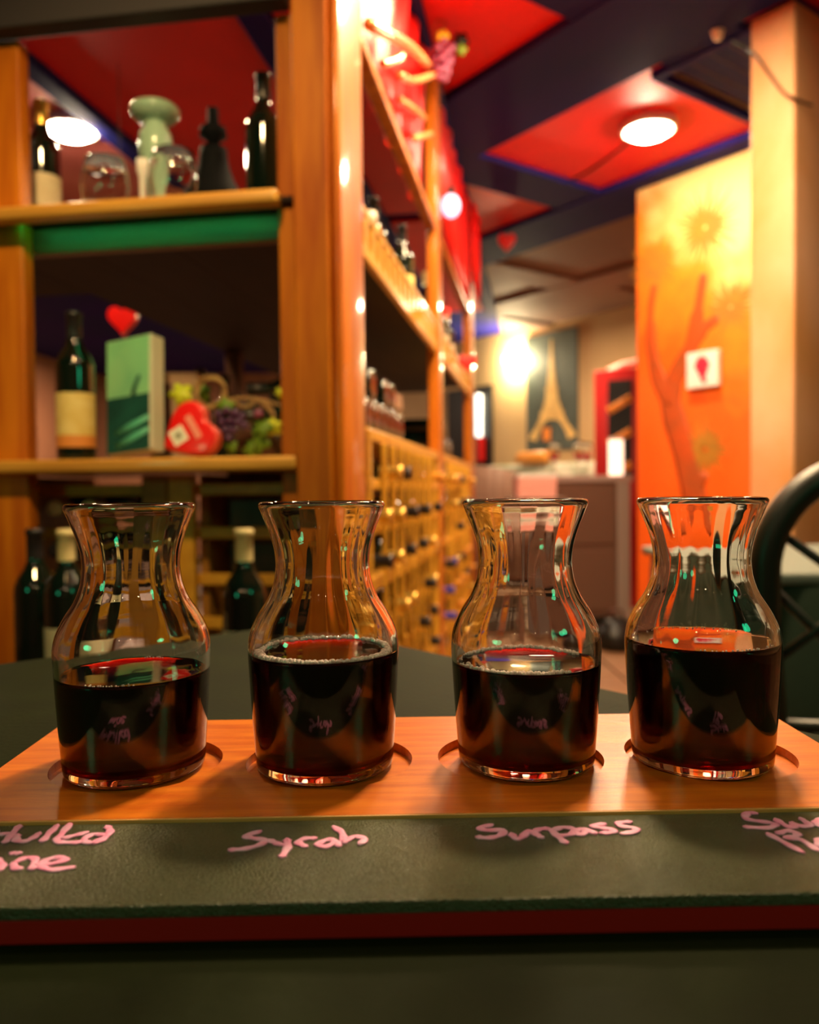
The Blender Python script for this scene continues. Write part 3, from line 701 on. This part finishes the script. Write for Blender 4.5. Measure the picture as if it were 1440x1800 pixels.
MB().box(-.009, .005, -.026, -.012, .0173, .0176, M=HM).build('sticker_mark', 'sticker_ink', hb)
MB().box(-.026, .024, .008, .021, .0166, .0171, M=HM).build('pink_ribbon_print', 'pink_print', hb)
# artificial grapevine with a twig wreath
def leaf_mesh(m, c, L, ang, tilt, M=None):
    pts = []
    for k in range(20):
        a = 2 * math.pi * k / 20; r = L * (.55 + .33 * abs(math.cos(2.5 * a)) + .1 * math.cos(a))
        pts.append((r * math.cos(a), r * math.sin(a)))
    R = Matrix.Translation(c) @ Matrix.Rotation(ang, 4, 'Y') @ Matrix.Rotation(rad(90) + tilt, 4, 'X')
    vs = [(x, y, .18 * (x * x + y * y) / L * (1 if abs(x) > abs(y) else -1)) for x, y in pts] + [(0, 0, .004)] + [(x, y, .18 * (x * x + y * y) / L * (1 if abs(x) > abs(y) else -1) - .0012) for x, y in pts] + [(0, 0, .0028)]
    n = 20; fs = [(n, k, (k + 1) % n) for k in range(n)] + [(2 * n + 1, n + 1 + (k + 1) % n, n + 1 + k) for k in range(n)] + [(k, n + 1 + k, n + 1 + (k + 1) % n, (k + 1) % n) for k in range(n)]
    m.add(vs, fs, True, R); return m
vine_o = lo(420, 1.60)
vn = thing('grapevine_garland', 'artificial grapevine with twig ring, leaves and purple grapes on lower shelf', 'garland', vine_o, -TH)
def vp(px, py, d=0): w_ = AT(px, py, vine_o.y + d) - vine_o; return Matrix.Rotation(TH, 3, 'Z') @ w_
tw = MB(); c = vp(370, 690)
for k in range(5):
    tw.tube([c + Vector(((.027 + .002 * k) * math.cos(a), .004 * math.sin(3 * a + k), (.026 + .002 * k) * math.sin(a))) for a in [2 * math.pi * j / 26 for j in range(27)]], .0022, 6)
tw.build('twig_ring', 'twig', vn)
for pts in ([(372, 712), (420, 700), (460, 703), (492, 712)], [(400, 700), (430, 716), (455, 704), (480, 730)], [(460, 702), (475, 715), (482, 735)]):
    MB().tube(spline([vp(*p) for p in pts], 5), .0032, 6).build('twig', 'twig', vn)
for px, py, L, a, t, mt, d in [(317, 692, .030, .5, -.2, 'leaf_yellow', .02), (352, 690, .026, -.3, .2, 'leaf', .03), (395, 715, .024, .9, .1, 'leaf', -.01), (462, 750, .026, .2, -.5, 'leaf', -.02), (455, 775, .03, 1.6, .3, 'leaf', -.01), (480, 752, .022, -.5, .1, 'leaf_yellow', -.02),
                               (492, 690, .014, .4, 0, 'leaf_yellow', .0), (405, 785, .018, .8, .2, 'leaf', -.02), (440, 790, .024, -.8, -.2, 'leaf', -.0)]:
    o = leaf_mesh(MB(), vp(px, py, d), L, a, t).build('leaf', mt, vn)
gp = None
for k, (px, py) in enumerate([(385, 728), (398, 722), (412, 726), (390, 742), (405, 740), (418, 742), (396, 756), (410, 756), (402, 770), (424, 732), (452, 727), (430, 748)]):
    p = vp(px, py, -.01 - .008 * (k % 3))
    if gp is None: g_ = gp = MB().ball((0, 0, 0), .0085, 12, 8).build('grape', 'grape', vn)
    else: g_ = gp.copy(); C.objects.link(g_)
    g_.location = p
MB().ball((0, 0, 0), .0095, 12, 8).build('grape', 'grape_red', vn).location = vp(454, 728, -.02)
lathe_thing('cork_ornament', 'cream cork-shaped ornament standing behind the grapevine garland', 'ornament', lo(446, 2.0, .0005), [('peg', 'paper_cream', [(0, .10), (.014, .102), (.022, .118), (.023, .140), (.018, .162), (0, .168)]), ('stand', 'black', [(0, 0), (.03, 0), (.03, .006), (.006, .012), (.006, .10), (0, .101)])])
put_bottle('dark green bottle standing behind the twig ring on lower shelf', lo(356, 1.98, .0005), 'dark_foil', scale=.82)
put_bottle('dark bottle standing behind the garland near the corner post', lo(400, 1.98, .0005), 'dark_foil', scale=.76)
# hanging red heart ornaments
def heart_orn(label, loc, s, top):
    r = thing('heart_ornament', label, 'ornament', loc, 0, 'hanging red hearts')
    MB().prism([(x * s, y * s) for x, y in ho], -s * .35, s * .35, Matrix.Rotation(rad(90), 4, 'X')).build('heart', 'heart', r, s * .25, 4)
    MB().tube([(0, 0, s * .4), (0, 0, top - loc[2])], .0012, 6).build('string', 'cable', r)
heart_orn('red heart hanging above the leaning picture box', AT(217, 566, 3.0), .055, 2.43)
heart_orn('red heart hanging from the ceiling beam beyond the far post', AT(891, 428, 4.9), .056, 2.41)
heart_orn('small red heart hanging beside the middle post', AT(783, 550, 2.85), .018, 2.40)
heart_orn('long red heart hanging at the far post', AT(822, 640, 3.70), .042, 2.40)

# ------------------------------------------------------------------ red drapery, ribbons, grape cluster at the unit's top
def drape(name, label, rows, mt='red_cloth', nf=40, amp=.02, waves=7):
    """rows: list of (left point, right point) from top to bottom; folds run down it"""
    m = MB(); vs = []; R = len(rows)
    for i, (a, b) in enumerate(rows):
        a, b = Vector(a), Vector(b); d = (b - a); n = Vector((-d.y, d.x, 0)).normalized()
        for j in range(nf + 1):
            t = j / nf; p = a + d * t + n * amp * (math.sin(t * waves * 2 * math.pi + i * .15) + .3 * math.sin(t * 19 + i)); vs.append(p)
    fs = [(i * (nf + 1) + j, i * (nf + 1) + j + 1, (i + 1) * (nf + 1) + j + 1, (i + 1) * (nf + 1) + j) for i in range(R - 1) for j in range(nf)]
    m.add(vs, fs, True); o = m.build(name, mt); s = o.modifiers.new('thick', 'SOLIDIFY'); s.thickness = .003
    return tag(o, label, 'drape')
drape('red_drape', 'red satin drape swagged over the side rail between the posts', [(U(-.40, 1.75, 2.38), U(-.385, 2.88, 2.38)), (U(-.41, 1.74, 2.2), U(-.40, 2.88, 2.2)), (U(-.42, 1.74, 2.02), U(-.41, 2.88, 2.0)), (U(-.42, 1.73, 1.90), U(-.41, 2.88, 1.85))], amp=.016, waves=6)
drape('red_drape', 'bright red hanging drape between the middle post and far post', [(U(-.37, 3.08, 2.36), U(-.36, 4.28, 2.36)), (U(-.37, 3.12, 2.1), U(-.36, 4.28, 2.15)), (U(-.37, 3.35, 1.93), U(-.36, 4.28, 1.98)), (U(-.37, 3.75, 1.83), U(-.36, 4.28, 1.83))], amp=.014, waves=6)
drape('red_drape', 'narrow red drape tail hanging outside the far post', [(U(-.325, 4.20, 2.34), U(-.32, 4.50, 2.34)), (U(-.325, 4.20, 2.15), U(-.32, 4.50, 2.1)), (U(-.325, 4.25, 1.95), U(-.32, 4.5, 1.9))], amp=.010, waves=3)
for k, (pts, lab) in enumerate([([(648, 42, 1.75), (685, 62, 1.9), (722, 85, 2.2), (752, 115, 2.7)], 'long shiny orange ribbon arching from the corner post to the grape cluster'),
                 ([(672, 112, 1.95), (690, 108, 2.0), (706, 100, 2.05)], 'short shiny ribbon curl under the arching ribbon'),
                 ([(702, 132, 2.1), (728, 142, 2.3), (762, 132, 2.7)], 'shiny orange ribbon loop below the grape cluster'),
                 ([(702, 175, 2.25), (722, 188, 2.4), (746, 208, 2.7)], 'slanting pale ribbon beside the side rail'),
                 ([(728, 244, 2.4), (742, 240, 2.5), (758, 236, 2.7)], 'lowest ribbon curl next to the middle post')]):
    ps = [AT(x, y, d) for x, y, d in pts]
    tag(MB().tube(spline(ps, 6), .010 if k else .014, 8).build('ribbon', 'ribbon'), lab, 'ribbon', 'ribbons on the shelf top')
gc_o = AT(778, 100, 2.75)
gc = thing('grape_cluster', 'artificial purple grape cluster with yellow flower hanging on the middle post', 'grape cluster', gc_o)
g0 = None
for k in range(26):
    lv = k // 4; a = k * 2.4; r = .036 * (1 - lv / 9)
    if g0 is None: o = g0 = MB().ball((0, 0, 0), .014, 10, 8).build('grape', 'grape_red', gc)
    else: o = g0.copy(); C.objects.link(o)
    o.location = (r * math.cos(a), r * math.sin(a), -.016 * lv + .03)
for a in range(5):
    MB().ball((.012 * math.cos(a * 1.257), -.03, .052 + .012 * math.sin(a * 1.257)), .011, 8, 6, (1, .5, 1)).build('petal', 'flower', gc)
leaf_mesh(MB(), (.058, 0, .055), .034, .4, .1).build('leaf', 'black', gc); leaf_mesh(MB(), (.06, -.01, .018), .024, 1.2, .3).build('leaf', 'leaf', gc)
MB().tube([(0, .01, .06), (-.01, .01, .09), (.012, 0, .115), (-.015, 0, .12), (-.03, 0, .09), (-.02, .02, .06)], .003, 6).build('tendril', 'twig', gc)
pb = thing('pink_bulb', 'glowing pink bulb against the red drape by the middle post', 'lamp', AT(793, 362, 3.2))
MB().ball((0, 0, 0), .036, 16, 10, (1, 1, 1.25)).build('globe', 'pink_bulb', pb)
MB().lathe([(0, .042), (.014, .042), (.014, .07), (0, .071)], 12).build('socket', 'cable', pb)
MB().tube([(0, 0, .07), (0, 0, 2.43 - pb.location.z)], .002, 6).build('cord', 'cable', pb)

# ------------------------------------------------------------------ ceiling lamps, vent, cords
def downlight(label, x, y, z=2.40):
    r = thing('ceiling_light', label, 'ceiling light', (x, y, z))
    MB().lathe([(.098, .02), (.118, .02), (.118, -.006), (.112, -.014), (.098, -.016), (.098, .02)], 40).build('trim_ring', 'lamp_trim', r)
    MB().lathe([(0, -.042), (.04, -.040), (.07, -.033), (.09, -.021), (.098, -.008), (.098, .012), (0, .012)], 40).build('diffuser', 'lamp_glow', r)
l1 = PL(1140, 230, 2.40); downlight('round glowing ceiling light in the red panel over the aisle', l1.x, l1.y, 2.412)
l2 = PL(125, 230, 2.40); downlight('round glowing ceiling light seen through the top shelf opening', l2.x, l2.y, 2.412)
vt = thing('ceiling_vent', 'dark slatted ceiling vent beside the tan column', 'vent', (*PQ(-1.20, .47), 2.40), math.atan2(Q.y, Q.x))
MB().box(-.39, .39, -.27, .27, .03, .045).build('backing', 'cable', vt)
v0 = None
for k in range(7):
    if v0 is None: o = v0 = MB().box(-.37, .37, -.02, .02, 0, .006, M=Matrix.Rotation(rad(25), 4, 'X')).build('slat', 'dark_wood', vt)
    else: o = v0.copy(); C.objects.link(o)
    o.location = (0, -.225 + k * .075, .012)
for a in (-1, 1):
    MB().box(-.41, .41, a * .27 - .012, a * .27 + .012, -.004, .05).build('frame_side', 'ceil_dark', vt); MB().box(a * .40 - .012, a * .40 + .012, -.25, .25, -.004, .05).build('frame_side', 'ceil_dark', vt)
ps = [PL(1105, 250, 2.428), PL(1060, 285, 2.426), PL(1020, 310, 2.426), PL(985, 322, 2.425)]
tag(MB().tube(spline(ps, 6), .006, 6).build('lamp_cord', 'cable'), 'dark cord running across the red ceiling panel from the lamp', 'cord')
cf = lambda px, py: (lambda d: Vector((0, 0, CZ)) + d * ((C0 - Q * .016 - Vector((0, 0, CZ))).dot(Q) / d.dot(Q)))(ray(px, py))
ps = [PL(1288, 72, 2.392), cf(1308, 82), cf(1330, 100), cf(1352, 130), cf(1375, 160), cf(1394, 172)]
ps.append(ps[-1] + Q * .09 - P * .012 + Vector((0, 0, -.004)))
tag(MB().tube(spline(ps, 6), .0042, 8).build('wall_cable', 'cable'), 'black cable drooping across the tan column near the ceiling', 'cable')
sn = thing('ceiling_sensor', 'tiny white round sensor on the dark ceiling beam', 'sensor', PL(1262, 55, 2.40))
MB().lathe([(0, -.03), (.010, -.028), (.017, -.018), (.018, -.004), (.022, 0), (0, 0)], 16).build('dome', 'white', sn)

# sign with grape bunch on the mural
sc_ = P1 + (-P) * onmural(1242, 650).x + Vector((0, 0, onmural(1242, 650).z)) - Q * .018
sg = thing('grape_sign', 'small white square plaque with red grape bunch on the orange mural', 'sign', sc_, math.atan2(-P.y, -P.x))
MB().box(-.085, .085, -.018, .010, -.085, .085).build('plaque', 'white', sg, .003)
for x, z, r in [(-.012, .04, .02), (.01, .04, .02), (-.022, .018, .02), (0, .016, .021), (.022, .018, .02), (-.008, -.008, .019), (.014, -.008, .019), (.004, -.032, .018), (.012, -.054, .014)]:
    MB().ball((x, -.018, z), r, 12, 8, (1, .18, 1)).build('grape_print', 'sign_red', sg)
MB().tube([(0, -.019, .05), (-.006, -.019, .064), (.004, -.019, .074)], .003, 6).build('stem_print', 'pink_print', sg)

# ------------------------------------------------------------------ far end of the room
WA = math.atan2(-P.y, -P.x)
def onwall(px, py, off=0):
    d = ray(px, py); o = Vector((0, 0, CZ)); w0 = Vector((1.15, 8.1, 0)) - Q * off
    return o + d * ((w0 - o).dot(Q) / d.dot(Q))
def wall_local(c): return lambda px, py, off: (lambda v: Vector(((v - c).dot(-P), (v - c).dot(Q), v.z - c.z)))(onwall(px, py, off))
pc = onwall(970, 688, .02)
ps_ = thing('tower_poster', 'tall dark poster of a golden lattice tower on the back wall', 'poster', pc, WA)
L_ = wall_local(pc); a, b = L_(925, 688, .02).x, L_(1015, 688, .02).x
MB().box(a, b, -.0, .02, -.56, .56).build('panel', 'poster_dark', ps_, .003)
hw = (b - a) / 2
oc = [(.02, .50), (.05, .38), (.10, .22), (.17, .06), (.26, -.08), (.40, -.20), (.60, -.31), (.95, -.43)]
ic = [(.62, -.46), (.50, -.37), (.34, -.30), (.16, -.265)]
MB().prism([(hw * x, z) for x, z in oc] + [(hw * x, z) for x, z in ic] + [(-hw * x, z) for x, z in ic[::-1]] + [(-hw * x, z) for x, z in oc[::-1]], .0005, .003, Matrix.Rotation(rad(90), 4, 'X')).build('printed_tower', 'poster_gold', ps_)
for z, x in ((-.20, .46), (.02, .24)): MB().box(-hw * x, hw * x, -.005, -.0031, z - .014, z + .014).build('printed_platform', 'poster_gold', ps_)
MB().box(-hw * .35, -hw * .05, -.004, -.001, -.46, -.34).build('printed_glow', 'orange_paint', ps_)
sk = thing('wall_lamp', 'bright wall lamp glowing on the tan wall beside the tower poster', 'lamp', onwall(898, 632, .09), WA)
MB().ball((0, 0, 0), .085, 18, 12, (1, .7, .8)).build('globe', 'sconce_glow', sk)
MB().box(-.05, .05, .055, .09, -.05, .05).build('bracket', 'lamp_trim', sk, .004)
dw = struct(MB().box(-.36, .36, -.03, -.002, 0, 1.95).build('door_1', 'black', None, .004)); dc = onwall(828, 760, .0); dw.location = (dc.x, dc.y, 0); dw.rotation_euler = (0, 0, WA)
fs_ = thing('light_column', 'white glowing strip standing upright before the dark doorway', 'lamp', onwall(842, 760, .065), WA)
fs_.location.z = 0
MB().box(-.028, .028, -.03, .03, 1.42, 1.86).build('tube', 'strip_glow', fs_, .01, 3)
MB().box(-.055, .055, -.032, .032, 1.16, 1.415).build('red_base', 'red_paint', fs_, .01); MB().box(-.03, .03, -.03, .03, 0, 1.155).build('stand', 'black', fs_); MB().box(-.12, .12, -.03, .03, 0, .02).build('foot', 'black', fs_)
# sofa against the wall
so = onwall(930, 900, .62); so.z = 0
sf = thing('patterned_sofa', 'pale sofa with green leaf pattern under the tower poster', 'sofa', so, WA)
MB().box(-1.0, .55, .22, .42, .12, 1.10).build('backrest', 'sofa', sf, .06, 4)
MB().box(-1.0, .55, -.38, .215, .14, .46).build('seat', 'sofa', sf, .05, 4)
for x in (-1.20, .555): MB().box(x, x + .195, -.38, .42, .12, .68).build('arm', 'sofa', sf, .06, 4)
for x in (-1.1, .62):
    for y in (-.3, .34): MB().box(x, x + .06, y, y + .06, 0, .118).build('leg', 'dark_wood', sf)
# brown leather tub chair before it
tcx = AT(862, 900, 5.9); ch = thing('tub_chair', 'rounded brown leather tub chair in front of the patterned sofa', 'chair', (tcx.x, tcx.y, 0), 2.6)
bk = MB(); n = 20
outer = [(.34 * math.cos(t), .34 * math.sin(t)) for t in [rad(-20 + 220 * k / n) for k in range(n + 1)]]; inner = [(.26 * math.cos(t), .26 * math.sin(t)) for t in [rad(-20 + 220 * k / n) for k in range(n + 1)]]
for k in range(n):
    z0, z1 = .88 + .16 * math.sin(math.pi * k / n), .88 + .16 * math.sin(math.pi * (k + 1) / n)
    o1, o2, i1, i2 = outer[k], outer[k + 1], inner[k], inner[k + 1]
    bk.add([(*o1, .2), (*o2, .2), (*i2, .2), (*i1, .2), (*o1, z0), (*o2, z1), (*i2, z1), (*i1, z0)], [(3, 2, 1, 0), (4, 5, 6, 7), (0, 1, 5, 4), (2, 3, 7, 6)] + ([(0, 4, 7, 3)] if k == 0 else []) + ([(1, 2, 6, 5)] if k == n - 1 else []), True)
bk.build('backrest', 'leather', ch)
MB().lathe([(0, .2), (.25, .2), (.255, .22), (.255, .42), (.23, .46), (0, .47)], 28).build('seat', 'leather', ch)
for t in range(4): MB().lathe([(0, 0), (.018, 0), (.026, .2), (0, .2)], 10, Matrix.Translation((.2 * math.cos(t * 1.571 + .7), .2 * math.sin(t * 1.571 + .7), 0))).build('leg', 'dark_wood', ch)
cu = thing('bolster_cushion', 'small rust bolster cushion lying on top of the sofa back', 'cushion', AT(938, 815, 7.0), .3)
cu.location = (*(onwall(938, 815, .40))[:2], 1.155); cu.rotation_euler = (0, 0, WA)
MB().lathe([(0, -.2), (.05, -.19), (.058, -.15), (.058, .15), (.05, .19), (0, .2)], 20, Matrix.Rotation(rad(90), 4, 'Y')).build('cover', 'orange_foil', cu)
# counter with glasses and candle
k0 = AT(1085, 1070, 5.2); cn = thing('serving_counter', 'dark fronted serving counter with grey end panel beside the mural', 'counter', (k0.x, k0.y, 0), 0)
CA = rad(8)
cn.rotation_euler = (0, 0, CA); ch_ = .955
MB().box(-.42, 0, 0, .42, .06, ch_ - .04).build('body', 'counter_body', cn, .004)
MB().box(-.44, .10, -.02, .44, ch_ - .04, ch_).build('worktop', 'counter_top', cn, .005)
MB().box(.0005, .085, -.01, .42, 0, ch_ - .041).build('end_panel', 'counter_side', cn, .004)
MB().box(-.43, -.4205, -.01, .42, 0, ch_ - .041).build('end_panel', 'counter_side', cn, .002)
for z in (.10, .52): MB().box(-.40, -.015, -.014, -.0005, z, z + .38).build('door', 'counter_body', cn, .003)
MB().box(-.41, -.01, -.02, -.0005, .0, .055).build('kick_board', 'black', cn)
CR = Matrix.Rotation(CA, 4, 'Z')
def on_counter(x, y): v = CR @ Vector((x, y, 0)); return (k0.x + v.x, k0.y + v.y, ch_ + .001)
WG = [(0, 0), (.034, 0), (.033, .002), (.006, .006), (.0042, .02), (.0042, .085), (.012, .095), (.032, .12), (.039, .15), (.038, .185), (.033, .215), (.0322, .215), (.037, .185), (.038, .15), (.031, .122), (.010, .097), (0, .094)]
for k, (x, y, nm) in enumerate([(-.36, .15, 'nearest the tub chair'), (-.22, .08, 'in the middle'), (-.14, .16, 'nearest the candle')]):
    wg = lathe_thing('wine_glass', f'red-tinted wine glass on the serving counter, {nm}', 'glass', on_counter(x, y), [('bowl', 'thin_glass', WG)], 'wine glasses on the counter', 20)
    MB().lathe([(0, .0965), (.010, .0985), (.030, .123), (.0365, .145), (0, .145)], 20).build('wine', 'heart', wg)
cd = thing('candle_jar', 'lit white candle jar at the counter end near the red cabinet', 'candle', on_counter(.02, .06))
MB().lathe([(0, 0), (.044, 0), (.046, .005), (.046, .22), (.044, .225), (0, .226)], 24).build('jar', 'candle_glow', cd)
MB().lathe([(0, .2265), (.046, .2265), (.046, .24), (0, .241)], 24).build('lid', 'lamp_trim', cd)
# red cabinet behind the counter
rc0 = AT(1088, 900, 6.0); rc = thing('red_cabinet', 'tall red cabinet with dark glass door and slanted orange racks', 'cabinet', (rc0.x, rc0.y, 0), WA + .45)
MB().box(-.18, .24, .0, .3, 0, 1.74).build('carcass', 'red_paint', rc, .01, 3)
MB().box(-.075, .10, -.012, -.001, .95, 1.66).build('glass_door', 'black', rc, .003)
for z in (1.48, 1.24, 1.0): MB().tube([(-.07, -.018, z - .045), (.095, -.018, z + .045)], .028, 6, flat=(0, -1, 0)).build('rack_slat', 'orange_paint', rc); 
for z in (1.48, 1.24, 1.0): MB().box(-.085, .085, -.020, -.0125, -.026, .026, M=Matrix.Translation((.0125, 0, z)) @ Matrix.Rotation(rad(-29), 4, 'Y')).build('rack_slat', 'orange_paint', rc)
MB().tube([(-.1, .12, 1.741), (.0, .12, 1.78), (.14, .12, 1.80), (.22, .12, 1.75)], .03, 8).build('crown_ornament', 'pink_box', rc)
# side table with two pink boxes
st0 = AT(940, 900, 4.75); st = thing('side_table', 'small dark side table carrying two pink boxes before the counter', 'table', (st0.x, st0.y, 0))
zt_ = CZ + (860 - 877) / 1440 * 4.75
MB().box(-.16, .16, -.14, .14, zt_ - .03, zt_).build('tabletop', 'counter_body', st, .004)
for x in (-.14, .11):
    for y in (-.12, .09): MB().box(x, x + .03, y, y + .03, 0, zt_ - .0305).build('leg', 'counter_body', st)
for k, lb in enumerate(('lower pink box of two stacked on the side table', 'upper pink box of two stacked on the side table')):
    o = thing('pink_box', lb, 'box', (st0.x, st0.y, zt_ + .001 + k * .068), .04 * k, 'stacked pink boxes')
    MB().box(-.11, .11, -.09, .09, 0, .046).build('tray', 'pink_box', o, .003); MB().box(-.113, .113, -.093, .093, .0465, .066).build('lid', 'white' if k else 'pink_box', o, .003)
bg = thing('floor_bag', 'dark slumped bag on the floor by the serving counter', 'bag', (*PL(1083, 1140, .0)[:2], 0))
MB().lathe([(0, 0), (.10, 0), (.125, .03), (.115, .10), (.07, .15), (.05, .165), (0, .166)], 24, wob=lambda a, z, k: .06 * math.sin(3 * a + z * 20)).build('sack', 'black', bg)
MB().tube([(-.04, 0, .16), (-.03, 0, .21), (.03, 0, .21), (.04, 0, .16)], .008, 8).build('handle', 'dark_wood', bg)

# ------------------------------------------------------------------ hoop-backed chair and covered table, right
hc = AT(1522, 1004, 1.08); cr = thing('hoop_chair', 'dark green hoop-backed wooden chair behind the fullest carafe', 'chair', (hc.x, hc.y, 0), rad(4))
zc = hc.z; Rx, Rz = .138, .136
pts = [(-.118, .0, .46), (-.128, 0, .56), (-Rx, 0, zc - .08)] + [(-Rx * math.cos(t), 0, zc + Rz * math.sin(t)) for t in [math.pi * k / 18 for k in range(19)]] + [(Rx, 0, zc - .08), (.128, 0, .56), (.118, 0, .46)]
MB().tube(spline(pts, 3), .0205, 14).build('back_hoop', 'chair_wood', cr)
for (x0, z0), (x1, z1) in [((-.112, zc + .05), (.125, zc - .115)), ((-.128, zc - .018), (.06, zc - .20)), ((.112, zc + .05), (-.125, zc - .115)), ((.128, zc - .018), (-.06, zc - .20))]:
    MB().tube([(x0, .004 if x0 < 0 else -.004, z0), (x1, .004 if x0 < 0 else -.004, z1)], .0062, 10).build('back_spoke', 'chair_wood', cr)
for s in (-.08, .0, .08): MB().tube([(s * .7, 0, .462), (s, 0, zc - .205)], .006, 8).build('back_spindle', 'chair_wood', cr)
MB().tube([(-.134, 0, zc - .20), (0, -.0, zc - .21), (.134, 0, zc - .20)], .009, 8).build('back_rail', 'chair_wood', cr)
MB().lathe([(0, .43), (.19, .43), (.205, .44), (.205, .452), (.19, .46), (0, .455)], 32, Matrix.Translation((0, .14, 0)) ).build('seat', 'chair_wood', cr)
for x, y in ((-.13, .03), (.13, .03), (-.13, .26), (.13, .26)): MB().tube([(x, y, .435), (x * 1.25, y + (y - .14) * .2, 0)], [.017, .013], 10).build('leg', 'chair_wood', cr)
t2 = thing('covered_table', 'dining table with grey top and dark green cloth behind hoop chair', 'table', (1.02, 1.83, 0), rad(0))
MB().box(-.40, .40, -.36, .36, .70, .722).build('tabletop', 'cloth_top', t2, .006, 3)
m = MB(); ring = []
N = 96
def sq(t, a, b):
    c, s = math.cos(t), math.sin(t); k = (abs(c) ** 8 + abs(s) ** 8) ** (-1 / 8); return a * c * k, b * s * k
prof = [(.401, .361, .7), (.405, .365, .69), (.412, .372, .4), (.42, .38, .08)]
vs = []
for i, (a, b, z) in enumerate(prof):
    for k in range(N):
        t = 2 * math.pi * k / N; x, y = sq(t, a, b); wv = 1 + (.0 if i < 2 else .012 * i) * math.sin(t * 14); vs.append((x * wv, y * wv, z))
m.add(vs, [(i * N + k, i * N + (k + 1) % N, (i + 1) * N + (k + 1) % N, (i + 1) * N + k) for i in range(3) for k in range(N)], True); m.build('table_skirt', 'cloth_green', t2)
for x in (-.34, .30):
    for y in (-.3, .26): MB().box(x, x + .04, y, y + .04, 0, .699).build('leg', 'black', t2)
